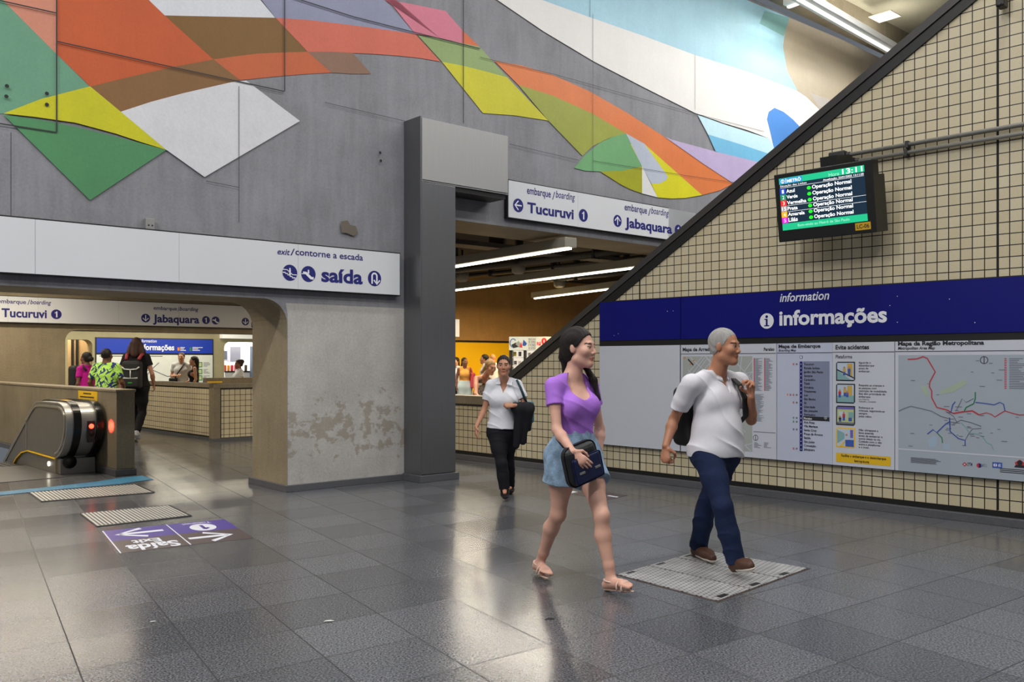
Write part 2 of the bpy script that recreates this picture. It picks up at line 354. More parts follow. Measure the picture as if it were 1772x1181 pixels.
for q in ([(412, 150), (412, 385)], [(355, 314), (412, 325)], [(1024, 25), (1024, 300)], [(1025, 279), (1190, 305), (1330, 325)], [(1201, 95), (1201, 190)], [(18, 230), (18, 378)], [(1019, -40), (1019, 30)], [(829, 100), (960, 130), (1110, 172), (1208, 199), (1320, 228)], [(560, 178), (706, 212)], [(880, 250), (1000, 278)]):
    seam(q, .006)
wall.poly([MU.px(x, y) for x, y in ((588, 384), (600, 382), (604, 390), (614, 392), (618, 404), (610, 409), (598, 404), (589, 403))], -.024, pm('stain_brown', '6a6258', .9))
o = struct(wall, 'wall_mural', MU, label='grey concrete wall with abstract painted mural')
# holes left by the formwork ties, stains and a box on the wall are small dark plugs
mb = MB()
for x, y in ((11, 150), (10, 168), (80, 163), (80, 182), (656, 265), (657, 279)):
    cx, cz = MU.px(x, y); mb.disc(cx, cz, .018, -.026, BLACK, 10)
struct(mb, 'trim_tie_holes', MU, label='dark formwork tie holes in the painted wall')
mb = MB(); mb.box(XL - .03, .80, -.035, .95, 0, .075, CURB)
struct(mb, 'baseboard_pillar', MU, label='granite skirting around the plastered pillar', bevel=.004)

# ------------------------------------------------------------------ steel portal: column with its overhead box
CY = -.36
c0 = MU.px(728, 500, CY)[0]; c1 = MU.px(788.5, 500, CY)[0]; zb, zt = MU.px(728, 313, CY)[1], MU.px(728, 200, CY)[1]; c2 = MU.px(879, 300, CY)[0]
th = thing('steel_portal', 'tall brushed steel column with a wide box head, beside the plastered pillar', 'column', MU.w(c0, CY, 0), MU.a)
m = MB(); m.box(.02, c1 - c0, 0, .36, .09, zb - .004, DSTEEL); m.build('column_shaft', th, bevel=.006)
m = MB(); m.box(0, .02, .006, .358, .085, zt, DSTEEL); m.build('side_panel', th)
m = MB(); m.box(.022, c2 - c0, 0, .34, zb, zt - .02, STEEL); m.box(.022, c2 - c0, -.012, 0, zb + .02, zb + .024, DSTEEL); m.build('box_head', th, bevel=.006)
m = MB(); m.box(.3, c2 - c0 - .03, .02, .34, zb - .06, zb - .003, BLACK); m.build('soffit_channel', th)
m = MB(); m.box(-.03, c1 - c0 + .03, -.035, .35, 0, .084, CURB); m.build('plinth', th, bevel=.004)
# the recess wall in the passage behind the portal
m = MB(); m.box(XR + .001, 2.15, .5, .88, 3.30, 3.9, TAND)

# ------------------------------------------------------------------ tiled wall on the right with its sloping handrail cap
tw = MB()
z1 = RW.px(1660, 0)[1]; xa = RW.px(1660, 0)[0]; xb, zb2 = RW.px(840, 690)[0], .92
slope = (z1 - zb2) / (xa - xb)
XE = 5.5; ZE = z1 + slope * (XE - xa); X0 = -9.0
tw.prism([(X0, .075), (XE, .075), (XE, ZE), (xb, zb2), (X0, zb2)], 0, .25, TILE_R, TAND)
JT = pm('expansion_joint', '0c0b0a', .8)
for xj in (1.817, 1.817 - 4.04, 1.817 - 8.08):
    zz = zb2 + max(0, (xj - xb)) * slope
    tw.box(xj - .008, xj + .008, -.003, .01, .13, zz - .02, JT)
tw.box(X0, XE, -.012, .02, .068, .124, JT)
struct(tw, 'wall_tiled', RW, label='cream square tiled wall with a sloping top')
cp = MB()
def cap(p, q, t0, t1, y0, y1, mat):
    d = Vector((q[0] - p[0], q[1] - p[1])).normalized(); n = Vector((-d.y, d.x))
    P, Q = Vector(p), Vector(q); pts = [P + n * t0, Q + n * t0, Q + n * t1, P + n * t1]
    cp.prism([tuple(v) for v in pts], y0, y1, mat)
cap((xb, zb2), (XE, ZE), -.12, -.035, -.022, .27, BLACK); cap((xb, zb2), (XE, ZE), -.035, -.02, -.012, .26, DKGREY); cap((xb, zb2), (XE, ZE), -.02, .055, -.032, .28, pm('cap_grey', '3a3836', .35))
cap((X0, zb2), (xb + .02, zb2), -.12, -.09, -.015, .27, BLACK); cap((X0, zb2), (xb + .06, zb2), -.09, .03, -.03, .28, TAND)
struct(cp, 'trim_handrail_cap', RW, label='black sloping handrail cap on the tiled wall')
mb = MB(); mb.box(X0, XE, -.075, -.013, 0, .075, CURB); struct(mb, 'baseboard_tiled', RW, label='granite curb at the foot of the tiled wall', bevel=.004)

# ------------------------------------------------------------------ ceilings
mb = MB(); mb.box(-13, 24, -14, -.0, 8.45, 8.9, SLAB)
for x in (-10, -6, -2, 2, 6, 10, 14, 18): mb.box(x, x + .5, -14, -1.4, 8.15, 8.45, SLAB)
mb.box(-13, 24, -.45, -.12, 7.98, 8.45, TAND)
struct(mb, 'ceiling', MU, label='concrete hall ceiling with beams')
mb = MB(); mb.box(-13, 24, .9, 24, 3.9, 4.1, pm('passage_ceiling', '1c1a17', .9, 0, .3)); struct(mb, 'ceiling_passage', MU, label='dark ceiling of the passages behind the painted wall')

# ------------------------------------------------------------------ far walls behind the openings
mb = MB()
xo, zo = FA.px(113, 590)[0], FA.px(200, 573)[1]; xo2 = 7.2
pts = [(-16, 0), (xo, 0), (xo, zo - .22)] + arc(xo + .22, zo - .22, .22, 180, 90, 6) + [(xo2, zo), (xo2, 0), (26, 0), (26, 3.9), (-16, 3.9)]
mb.prism(pts, 0, .8, TAN, TAN)
yx0, yz1 = FA.px(775, 592)
mb.box(yx0 - 1.5, 26, -.012, 0, yz1 + .05, 3.9, concrete('warm_lit_concrete', 'a5824e', .65, .2, .6)); mb.box(yx0 - 1.5, 26, -.02, 0, 0, yz1, YEL); mb.box(yx0 - 1.5, 26, -.05, 0, yz1, yz1 + .05, BLACK)  # ochre overlay puts the warm passage light into the tan wall's colour
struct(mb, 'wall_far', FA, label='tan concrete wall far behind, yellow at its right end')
mb = MB()
gx0, gz0 = GA.px(388, 600); gz0 = GA.px(420, 592)[1]; gx1 = GA.px(470, 600)[0]
gd0, gd1, gdz = GA.px(117, 600)[0], GA.px(160, 600)[0], GA.px(140, 588)[1]
mb.prism([(-12, 0), (gd0, 0), (gd0, gdz), (gd1 - .2, gdz)] + arc(gd1 - .2, gdz - .2, .2, 90, 0, 5)[1:] + [(gd1, 0), (gx0, 0), (gx0, gz0 - .25)] + arc(gx0 + .25, gz0 - .25, .25, 180, 90, 6) + [(gx1, gz0), (gx1, 0), (20, 0), (20, 3.9), (-12, 3.9)], 0, .6, concrete('pale_concrete', 'a39b7c', .7, .14, .4))
struct(mb, 'wall_last', GA, label='last pale concrete wall carrying the far information board')
mb = MB(); mb.box(gd0 - 2, gd1 + 1, 1.6, 1.7, 0, 3.9, pm('cream_panel', 'd8b98c', .6)); 
for q in (125, 133): xx = GA.px(q, 600, 1.6)[0]; mb.box(xx - .04, xx + .04, 1.55, 1.6, 0, 3.9, DKGREY)
struct(mb, 'wall_lobby', GA, label='cream panelled wall behind the far doorway')

# ================================================================== signs
class Face:
    """Maps pixels to the local (x, z) of a thing mounted on a wall frame, on the plane y = yf of that frame."""
    def __init__(s, fr, x0, z0, yf): s.fr, s.x0, s.z0, s.yf = fr, x0, z0, yf
    def p(s, px, py): x, z = s.fr.px(px, py, s.yf); return (x - s.x0, z - s.z0)
    def box(s, xl, xr, yt, yb):
        xm, ym = (xl + xr) / 2, (yt + yb) / 2
        return (s.p(xl, ym)[0], s.p(xr, ym)[0], s.p(xm, yb)[1], s.p(xm, yt)[1])
    def rad(s, px, py, r): return s.p(px, py - r)[1] - s.p(px, py)[1]
    def thing(s, name, label, cat, group=None): return thing(name, label, cat, s.fr.w(s.x0, 0, s.z0), s.fr.a, group)
def disc_icon(mb, f, px, py, r, kind, y, bg=None, fg=None):
    bg = bg or NAVY; fg = fg or WHITEL
    cx, cz = f.p(px, py); R = f.rad(px, py, r)
    mb.marks.append((len(mb.v), len(mb.f))); mb.disc(cx, cz, R, y, bg); y2 = y - .0015
    def P(l): return [(cx + a * R, cz + b * R) for a, b in l]
    rot = {'left': 0, 'up': -90, 'down': 90, 'right': 180}
    if kind in rot:
        t = math.radians(rot[kind]); c, s_ = math.cos(t), math.sin(t)
        def Q(l): return P([(a * c - b * s_, a * s_ + b * c) for a, b in l])
        mb.strip(Q([(.68, 0), (-.6, 0)]), .2 * R, y2, fg); mb.strip(Q([(0.02, .66), (-.64, 0.0), (0.02, -.66)]), .2 * R, y2, fg)
    elif kind in ('1', 'i'):
        if kind == '1': mb.strip(P([(.06, -.62), (.06, .6)]), .26 * R, y2, fg); mb.strip(P([(-.32, .28), (-.02, .36), (.06, .58)]), .16 * R, y2, fg)
        else:
            mb.disc(cx, cz + .55 * R, .19 * R, y2, fg, 14); mb.strip(P([(0, .25), (0, -.62)]), .26 * R, y2, fg)
            mb.strip(P([(-.32, .2), (.1, .2)]), .14 * R, y2, fg); mb.strip(P([(-.36, -.62), (.36, -.62)]), .14 * R, y2, fg)
    elif kind == 'uturn':
        mb.strip(P([(-.38, -.7), (-.38, .3)] + [(-.02 + .36 * math.cos(math.radians(a)), .3 + .36 * math.sin(math.radians(a))) for a in range(180, -1, -20)] + [(.34, -.6)]), .22 * R, y2, fg)
        mb.strip(P([(-.1, -.2), (.34, -.72), (.78, -.2)]), .2 * R, y2, fg)
    elif kind == 'stairs':
        mb.strip(P([(-.95, .36), (-.4, .36), (.35, -.22), (.93, -.22)]), .1 * R, y2, fg)
        mb.strip(P([(-.97, .0), (-.6, .0), (-.6, -.12), (-.3, -.12), (-.3, -.28), (0, -.28), (0, -.45), (.3, -.45), (.3, -.6), (.75, -.6)]), .13 * R, y2, fg)
        mb.disc(cx, cz + .5 * R, .1 * R, y2, fg, 12); mb.strip(P([(0, .4), (0, -.35)]), .22 * R, y2, fg)
    elif kind == 'escalator':
        mb.strip(P([(-.75, .1), (-.35, .1), (.35, -.5), (.72, -.5)]), .34 * R, y2, fg); mb.strip(P([(-.97, -.02), (-.6, -.02)]), .1 * R, y2, fg)
        mb.disc(cx, cz + .45 * R, .1 * R, y2, fg, 12); mb.strip(P([(0, .36), (0, .05)]), .22 * R, y2, fg)
def long_sign(fr, pxl, pxr, pyt, pyb, pref, name, label, cat, joints, depth=.10, x0=None, group=None):
    x1 = fr.px(pxr, pref[0], -depth)[0]; xs = x0 if x0 is not None else fr.px(pxl, pref[0], -depth)[0]
    zt, zb = fr.px(pref[2], pyt, -depth)[1], fr.px(pref[2], pyb, -depth)[1]
    f = Face(fr, xs, zb, -depth); t = f.thing(name, label, cat, group)
    m = MB(); m.box(-.012, x1 - xs + .012, -depth + .01, -.001, -.012, zt - zb + .014, BLACK); m.build('frame', t)
    cuts = [0] + [fr.px(j, pref[0], -depth)[0] - xs for j in joints] + [x1 - xs]
    for a, b in zip(cuts, cuts[1:]):
        m = MB(); m.box(a + .0015, b - .0015, -depth, -depth + .02, 0, zt - zb, WHITE); m.build('sign_panel', t)
    return f, t, -depth - .002
f, t, y = long_sign(MU, 0, 692, 439.6, 511, (470, 0, 692), 'hanging_sign', 'long white exit sign with a U-turn arrow on the beam over the left opening', 'sign', (-250, 61, 310, 516), x0=-7.0)
m = MB()
m.text('exit', f.box(480, 501.5, 431.5, 441.3), y, NAVY, .014, .22); m.text('/', f.box(502.5, 510, 430.5, 442.5), y, NAVY, 0, 0)
m.text('contorne a escada', f.box(511, 628, 435.4, 446.6), y, NAVY, .014)
m.text('saída', f.box(556, 627.4, 465.5, 490.6), y, NAVY, .032)
m.split('lettering', t)
m = MB(); disc_icon(m, f, 501.5, 472.3, 14, 'stairs', y); disc_icon(m, f, 533.6, 474.5, 13.8, 'escalator', y); disc_icon(m, f, 648, 482.3, 13.4, 'uturn', y); m.split('pictogram', t)
f, t, y = long_sign(MU, 880, 1157, 311.9, 375.8, (345, 0, 880), 'hanging_sign', 'white boarding sign with left and up arrows high right of the steel column', 'sign', (1000, 1111, 1204), depth=.08)
for o in t.children:
    pass
m = MB()
m.text('embarque', f.box(911.7, 953, 326.2, 342.8), y, NAVY, .014); m.text('/', f.box(955.5, 960.5, 332, 346), y, NAVY); m.text('boarding', f.box(961.6, 994.8, 332.8, 348.6), y, NAVY, .006, .22)
m.text('Tucuruvi', f.box(912.4, 992.6, 356, 374.4), y, NAVY, .032)
m.text('embarque', f.box(1080.7, 1119.5, 355.2, 371), y, NAVY, .014); m.text('/', f.box(1121.5, 1126, 361, 374), y, NAVY); m.text('boarding', f.box(1126.7, 1157, 361, 376), y, NAVY, .006, .22)
m.text('Jabaquara', f.box(1081.4, 1162.8, 382.4, 404.4), y, NAVY, .032); m.split('lettering', t)
m = MB(); disc_icon(m, f, 896.6, 355.7, 11.8, 'left', y); disc_icon(m, f, 1009.3, 373, 11.0, '1', y); disc_icon(m, f, 1068.5, 382.5, 10.4, 'up', y); disc_icon(m, f, 1173.6, 398.9, 9.8, '1', y); m.split('pictogram', t)
# extend the right-hand sign a little behind the tiled wall
f, t, y = long_sign(FA, 0, 520, 512.4, 557.2, (545, 0, 0), 'hanging_sign', 'white boarding sign in warm light on the far wall behind the left opening', 'sign', (14, 66, 205, 310, 412), x0=-3.5, depth=.12)
m = MB()
m.text('embarque', f.box(-4, 45, 518.4, 528), y, NAVY, .014); m.text('/', f.box(47.5, 52, 519, 528), y, NAVY); m.text('boarding', f.box(52.4, 88.5, 519.8, 529.6), y, NAVY, .014, .22)
m.text('Tucuruvi', f.box(2.6, 81, 535, 550.4), y, NAVY, .032)
m.text('embarque', f.box(265.7, 306, 530.6, 539), y, NAVY, .014); m.text('/', f.box(307.5, 310.5, 531.5, 539), y, NAVY); m.text('boarding', f.box(310.8, 343.5, 532, 540.4), y, NAVY, .014, .22)
m.text('Jabaquara', f.box(264.7, 344.8, 545.6, 563.4), y, NAVY, .032)
m.text('Vila', f.box(435, 452, 546.5, 555.5), y, NAVY, .014); m.text('Madalena', f.box(435, 484, 558.5, 568), y, NAVY, .014); m.split('lettering', t)
m = MB(); disc_icon(m, f, 97.5, 544.3, 8.4, '1', y); disc_icon(m, f, 252, 550.8, 7.5, 'down', y); disc_icon(m, f, 356.4, 554.3, 6.9, '1', y); disc_icon(m, f, 373, 555, 6.9, 'escalator', y); disc_icon(m, f, 424.6, 556.9, 6.6, 'down', y); m.split('pictogram', t)
# small boxes and plates on the painted wall
x, z = MU.px(256.5, 388); t = thing('junction_box', 'small grey junction box above the long exit sign', 'electrical box', MU.w(x, 0, z), MU.a)
m = MB(); m.bbox(-.045, .045, -.06, -.001, -.062, .05, pm('box_grey', '8a8a88', .5), .006); m.build('box_body', t)
for x in (-.015, .02): m = MB(); m.disc(x, -.02, .009, -.0605, BLACK, 10); m.build('knockout', t)

# ================================================================== information board on the tiled wall
BD = .06
bx0 = RW.px(1037.5, 600, -BD)[0]; bx1 = bx0 + 6.1
zbt, zbb = RW.px(1037.5, 524, -BD)[1], RW.px(1037.5, 590.2, -BD)[1]
zmt, zmb = RW.px(1400, 594, -BD)[1], RW.px(1400, 801, -BD)[1]
f = Face(RW, bx0, zmb, -BD)
t = f.thing('information_board', 'blue headed white information board with maps across the tiled wall', 'notice board')
y = -BD - .002; y2 = y - .0012; y3 = y2 - .0012
m = MB(); m.box(-.01, bx1 - bx0, -BD + .012, -.001, -.008, zbt - zmb + .012, BLACK); m.build('frame', t)
INK = pm('ink', '1c1d24', .6, var=.02); GREYI = pm('ink_grey', '6f7482', .6, var=.02); RED = pm('ink_red', 'b8303a', .6, var=.03); GRN = pm('ink_green', '1f7a4c', .6, var=.03)
PAPER = pm('paper_cool', 'c6cad4', .4, var=.02); PAPERB = pm('paper_bluish', 'bcc2d6', .4, var=.02); MAPBG = pm('map_ground', 'a4adb8', .4, var=.03); MAPG = pm('map_streets_ground', 'a6aaa6', .45, var=.03)
def xj(px): return f.p(px, 690)[0]
hb, ht = zbb - zmb, zbt - zmb; pt = zmt - zmb
m = MB(); m.box(0, xj(1177.5) - .002, -BD, -.02, hb, ht, BLUE); m.build('header_panel', t)
m = MB(); m.box(xj(1178.5), bx1 - bx0, -BD, -.02, hb, ht, BLUE); hp = m.build('header_panel', t)
m = MB(); m.text('information', f.box(1349.5, 1435, 505.4, 521), y, WHITEL, .012, .22); m.text('informações', f.box(1348.6, 1535, 533.6, 567.4), y, WHITEL, .03); m.split('lettering', hp)
m = MB(); disc_icon(m, f, 1327, 555.8, 13.4, 'i', y, WHITEL, BLUE); m.build('pictogram', hp)
m = MB()
for px_, py_ in ((1070, 578), (1063, 581), (1155, 539), (1165, 538.5), (1553, 513), (1540, 529), (1643, 518), (1553, 558), (1687, 558.5)):
    a, b = f.p(px_, py_); m.disc(a, b, .0045, y, WHITEL, 7)
o = m.build('scratches', hp); o['kind'] = 'stuff'
m = MB(); m.box(0, xj(1176.3), -BD, -.02, 0, pt, PAPER); m.build('blank_panel', t)
def panel(name, a, b, mat=PAPER):
    m = MB(); m.box(xj(a), xj(b), -BD, -.02, 0, pt, mat); return m.build(name, t)
def hl(m, a, b, z, w, yy, mat): m.box(a, b, yy, yy + .0008, z - w / 2, z + w / 2, mat)
rnd = random.Random(4)
def fake_lines(m, x0, x1, z0, z1, n, mat, yy, minw=.4, th=.45):
    for k in range(n):
        z = z1 - (k + .5) * (z1 - z0) / n; w = (x1 - x0) * rnd.uniform(minw, 1); h = (z1 - z0) / n * th
        m.poly([(x0, z - h / 2), (x0 + w, z - h / 2), (x0 + w, z + h / 2), (x0, z + h / 2)], yy, mat)
# neighbourhood map
pa = panel('neighbourhood_map', 1178.3, 1343.6)
m = MB(); bx = f.box(1181.5, 1302, 617, 777)
m.poly([(bx[0], bx[2]), (bx[1], bx[2]), (bx[1], bx[3]), (bx[0], bx[3])], y, MAPG)
def clipseg(p, d):
    t0, t1 = -9, 9
    for a, dd, lo, hi in ((p[0], d[0], bx[0], bx[1]), (p[1], d[1], bx[2], bx[3])):
        if abs(dd) < 1e-6: continue
        q = sorted(((lo - a) / dd, (hi - a) / dd)); t0, t1 = max(t0, q[0]), min(t1, q[1])
    return ((p[0] + d[0] * t0, p[1] + d[1] * t0), (p[0] + d[0] * t1, p[1] + d[1] * t1), t1 - t0)
for ang, n in ((48, 15), (-42, 17), (80, 5), (12, 4)):
    for k in range(n):
        a = math.radians(ang + rnd.uniform(-5, 5)); p = (rnd.uniform(bx[0], bx[1]), rnd.uniform(bx[2], bx[3])); A, B, ln = clipseg(p, (math.cos(a), math.sin(a)))
        if ln > .05:
            s0, s1 = (0, 1) if k % 3 == 0 else (rnd.uniform(0, .4), rnd.uniform(.6, 1))
            L_ = lambda q: (A[0] + (B[0] - A[0]) * q, A[1] + (B[1] - A[1]) * q); m.strip([L_(s0), L_(s1)], .008, y2, PAPER)
m.strip([f.p(1191, 622), f.p(1200, 632)], .016, y3, INK)
ORG = pm('ink_orange', 'd9822b', .6)
for q in ((1185, 620), (1195, 630), (1201, 624), (1276, 623), (1286.7, 728.6)): a, b = f.p(*q); m.disc(a, b, .011, y3, ORG, 10)
m.build('street_plan', pa)
m = MB()
for (q0, q1, r0, r1, n) in ((1304.5, 1320, 620, 677, 36), (1322.6, 1338, 620, 677, 36), (1304.5, 1323, 682, 730, 30)):
    b = f.box(q0, q1, r0, r1); m.box(b[0], b[0] + .010, y, y + .0008, b[2], b[3], RED); fake_lines(m, b[0] + .014, b[1], b[2], b[3], n, GREYI, y)
for q0 in (1305, 1322): b = f.box(q0, q0 + 13, 766, 776); fake_lines(m, b[0], b[1], b[2], b[3], 5, GREYI, y)
b = f.box(1304, 1342, 748, 749); m.box(b[0], b[1], y, y + .0008, b[2], b[3], GREYI)
a, b = f.p(1307.6, 758); m.strip([(a + .03 * math.cos(k * .35), b + .03 * math.sin(k * .35)) for k in range(19)], .005, y, INK); m.strip([(a, b - .025), (a, b + .03)], .006, y, INK)
m.build('street_index', pa)
m = MB(); m.text('Mapa de Arredores', f.box(1181.5, 1242, 601.6, 610.2), y, INK, .03); m.text('Paraíso', f.box(1321.8, 1340, 601.8, 607.6), y, INK, .03)
hl(m, xj(1178.6), xj(1343), f.p(1262, 612.4)[1], .006, y, INK); m.build('lettering', pa)
# boarding map
pb = panel('boarding_map', 1344.6, 1440.6, PAPERB)
m = MB(); m.text('Mapa de Embarque', f.box(1347.4, 1419.8, 596.2, 604.6), y, INK, .035); m.text('Boarding Map', f.box(1347.4, 1377.8, 604.6, 609.8), y, INK, .012, .22)
hl(m, xj(1344.8), xj(1440.4), f.p(1392, 611)[1], .006, y, INK)
names = 'Tucuruvi,Parada Inglesa,Jardim São Paulo,Santana,Carandiru,Tietê,Armênia,Tiradentes,Luz,São Bento,Sé,Liberdade,São Joaquim,Vergueiro,Paraíso,Ana Rosa,Vila Mariana,Santa Cruz,Praça da Árvore,Saúde,São Judas,Conceição,Jabaquara'.split(',')
g = MB(); b = f.box(1390, 1435.5, 625.6, 727.6); g.poly([(b[0], b[2]), (b[1], b[2]), (b[1], b[3]), (b[0], b[3])], y, pm('list_ground', '7f86a0', .5))
b = f.box(1390, 1435.5, 721.6, 728.4); g.poly([(b[0], b[2]), (b[1], b[2]), (b[1], b[3]), (b[0], b[3])], y2, INK)
b = f.box(1384, 1389, 626, 781); g.poly([(b[0], b[2]), (b[1], b[2]), (b[1], b[3]), (b[0], b[3])], y2, NAVY); xc = (b[0] + b[1]) / 2
zs = [f.p(1388, 630.7 + (777.6 - 630.7) * k / 22)[1] for k in range(23)]
dz = zs[0] - zs[1]
bz = f.box(1384.2, 1388.8, 616, 621); g.poly([(bz[0], bz[2]), (bz[1], bz[2]), (bz[1], bz[3]), (bz[0], bz[3])], y, NAVY); g.text('1', (bz[0] + .006, bz[1] - .006, bz[2] + .004, bz[3] - .004), y2, WHITEL)
for k, z in enumerate(zs): g.disc(xc, z, .0052, y3, WHITEL, 10)
for k, cols in {0: ('r',), 8: ('y', 'd', 'r'), 10: ('r',), 14: ('g',), 15: ('g',), 17: ('v',), 22: ('r',)}.items():
    mm = {'r': RED, 'y': ORG, 'd': pm('ink_maroon', '7a2b3c', .6), 'g': GRN, 'v': pm('ink_violet', '5a3a9a', .6)}
    for j, cc in enumerate(reversed(cols)):
        xx = xj(1373.2) - j * (xj(1373.2) - xj(1368)); g.poly([(xx - .0085, zs[k] - .0095), (xx + .0085, zs[k] - .0095), (xx + .0085, zs[k] + .0095), (xx - .0085, zs[k] + .0095)], y, mm[cc])
        g.disc(xx, zs[k], .0035, y2, WHITEL, 8)
    xx = xj(1379); g.poly([(xx - .011, zs[k] - .009), (xx + .009, zs[k] - .009), (xx + .009, zs[k] + .009), (xx - .011, zs[k] + .009)], y, GREYI)
a, bb = f.p(1429, 723.6); g.disc(a, bb, .015, y3, WHITEL, 16); g.disc(a, bb, .012, y3 - .001, INK, 16); g.strip([(a, bb - .008), (a, bb + .008)], .004, y3 - .002, WHITEL)
g.build('line_diagram', pb)
def txt_at(m, s_, x, z, size, yy, mat, bold=.0, ital=0.0):
    """Lettering on a baseline at a given letter size."""
    m.text(s_, (0, 1, 0, 1), yy, mat, bold, ital)
    vs, fs = TXT[(s_, round(bold, 3), ital)]; n = len(vs)
    m.v[-n:] = [(x + v[0] * size, yy, z + v[1] * size) for v in vs]
for k, nme in enumerate(names): txt_at(m, nme, xj(1391.3), zs[k] - dz * .25, dz * .78, y3, WHITEL if k == 14 else INK, .02)
m.build('lettering', pb)
# safety advice
pc = panel('safety_notice', 1441, 1547.6)
m = MB(); m.text('Evite acidentes', f.box(1446, 1504, 597, 605.2), y, INK, .03); m.text('Plataforma', f.box(1446.3, 1474.8, 614.4, 620.6), y, INK, .01)
hl(m, xj(1441), xj(1547.4), f.p(1494, 609.6)[1], .006, y, INK)
pitch = f.p(1490, 630)[1] - f.p(1490, 634.95)[1]
for y0, ls in ((629.6, ('Aguarde o', 'desembarque', 'antes de', 'embarcar.')), (668.6, ('Respeite as crianças e', 'as pessoas com', 'restrição de mobilidade.', 'Elas têm prioridade de', 'embarque.')), (707.4, ('Embarque as', 'crianças, segurando-as', 'sempre', 'pelas mãos.')), (746, ('Não ultrapasse a', 'faixa amarela', 'antes de embarcar e', 'nunca desça na via.', 'Cuidado com o vão', 'entre a plataforma', 'e o trem.'))):
    x, z = f.p(1486, y0)
    for k, l_ in enumerate(ls): txt_at(m, l_, x, z - k * pitch, pitch * 1.02, y, INK, .012)
x, z = f.p(1486, 692.6); txt_at(m, 'Leis Federais', x, z, pitch * .72, y, INK); txt_at(m, '7.853/89 e 10.048/00', x, z - pitch * .8, pitch * .72, y, INK)
b = f.box(1447, 1541.5, 787.5, 803.5); m.poly([(b[0], b[2]), (b[1], b[2]), (b[1], b[3]), (b[0], b[3])], y, pm('notice_yellow', 'e0b416', .5))
mid = (b[2] + b[3]) / 2; m.text('Facilite o embarque e o desembarque', (b[0] + .055, b[1] - .045, mid + .002, mid + .036), y2, INK, .025); m.text('ficando longe das portas.', (b[0] + .19, b[1] - .21, mid - .042, mid - .008), y2, INK, .025)
m.build('lettering', pc)
TEALI = pm('picture_teal', '7fa8ac', .6); PALEI = pm('picture_pale', 'b9c6d6', .6); OCHI = pm('picture_ochre', 'c9a64a', .6); SKINI = pm('picture_skin', 'b98a6a', .6); LIMEI = pm('picture_lime', 'b9c48e', .6); VIOI = pm('picture_violet', '6b63b0', .6); BLUI = pm('picture_blue', '3657a8', .6)
for k, (ya, yb) in enumerate(((626.4, 659.8), (664.4, 698.4), (702.6, 736.5), (740.5, 775))):
    b = f.box(1447, 1479.8, ya, yb); W_, H_ = b[1] - b[0], b[3] - b[2]; g = MB()
    def R4(u0, u1, v0, v1, yy, mat, pts=None): g.poly([(b[0] + W_ * u, b[2] + H_ * v) for u, v in (pts or ((u0, v0), (u1, v0), (u1, v1), (u0, v1)))], yy, mat)
    R4(0, 0, 0, 0, y, YEL if k == 3 else INK, [(0, 0), (.92, 0), (1, .08), (1, 1), (.08, 1), (0, .92)])
    R4(.06, .94, .06, .94, y2, (PALEI, PALEI, LIMEI, PALEI)[k])
    if k == 0: R4(0, 0, 0, 0, y3, TEALI, [(.06, .06), (.8, .06), (.06, .55)]); R4(.6, .86, .25, .9, y3, OCHI); R4(0, 0, 0, 0, y3 - .001, INK, [(.06, .55), (.94, .14), (.94, .2), (.06, .62)])
    if k == 1: R4(.06, .94, .06, .4, y3, TEALI); R4(.6, .85, .4, .9, y3, OCHI)
    if k == 2: R4(.16, .55, .3, .7, y3, PALEI); R4(.66, .92, .4, .68, y3, TEALI); R4(.66, .84, .22, .4, y3, BLUI); R4(.06, .94, .06, .16, y3, GREYI); R4(.06, .94, .82, .94, y3, VIOI)
    if k == 3: R4(0, 0, 0, 0, y3, TEALI, [(.06, .2), (.45, .45), (.45, .72), (.06, .88)]); R4(.75, .9, .5, .9, y3, VIOI); R4(.5, .94, .06, .4, y3, BLUI); R4(0, 0, 0, 0, y3 - .001, YEL, [(.2, .06), (.32, .06), (.5, .35), (.46, .35)])
    for (u, v, h, c1) in {0: ((.44, .3, .45, OCHI), (.7, .3, .45, BLUI)), 1: ((.2, .3, .4, RED), (.47, .36, .48, OCHI), (.6, .32, .3, VIOI)), 2: ((.42, .25, .45, RED), (.22, .18, .28, INK)), 3: ((.56, .2, .5, PALEI),)}[k]:
        R4(u - .07, u + .07, v + h * .35, v + h * .75, y3 - .002, c1); R4(u - .06, u + .06, v, v + h * .4, y3 - .002, BLUI); g.disc(b[0] + W_ * u, b[2] + H_ * (v + h * .88), W_ * .055, y3 - .002, SKINI, 10); 
    g.build('picture', pc)
# metropolitan network map
pd_ = t; m = MB(); m.box(xj(1548.8), bx1 - bx0, -BD, -.02, 0, pt, PAPER); pd_ = m.build('network_map', t)
m = MB(); m.text('Mapa da Região Metropolitana', f.box(1554, 1703, 590.2, 600.2), y, INK, .04); m.text('Metropolitan Area Map', f.box(1554, 1618, 600, 607), y, INK, .02, .22)
hl(m, xj(1549), bx1 - bx0 - .02, f.p(1650, 608)[1], .006, y, INK); m.build('lettering', pd_)
m = MB(); b = f.box(1554.7, 1700, 615, 800); zlo = f.p(1556, 813)[1]; zhi = f.p(1660, 614.5)[1]
m.poly([(b[0], zlo - .01), (bx1 - bx0 - .05, zlo - .01), (bx1 - bx0 - .05, zhi), (b[0], zhi)], y, MAPBG)
hl(m, b[0], bx1 - bx0 - .05, f.p(1650, 784)[1], .012, y2, PAPER)
def C(l): return [f.p(1540 + a / 4.543, 580 + c / 4.543) for a, c in l]
WAT = pm('map_water', '9fb2c8', .5); VEG = pm('map_green', 'a4b4a0', .5)
for l in ([(300, 830), (345, 790), (375, 810), (365, 880), (310, 890)], [(420, 850), (465, 860), (470, 905), (430, 900)]): m.poly(C(l), y2, WAT)
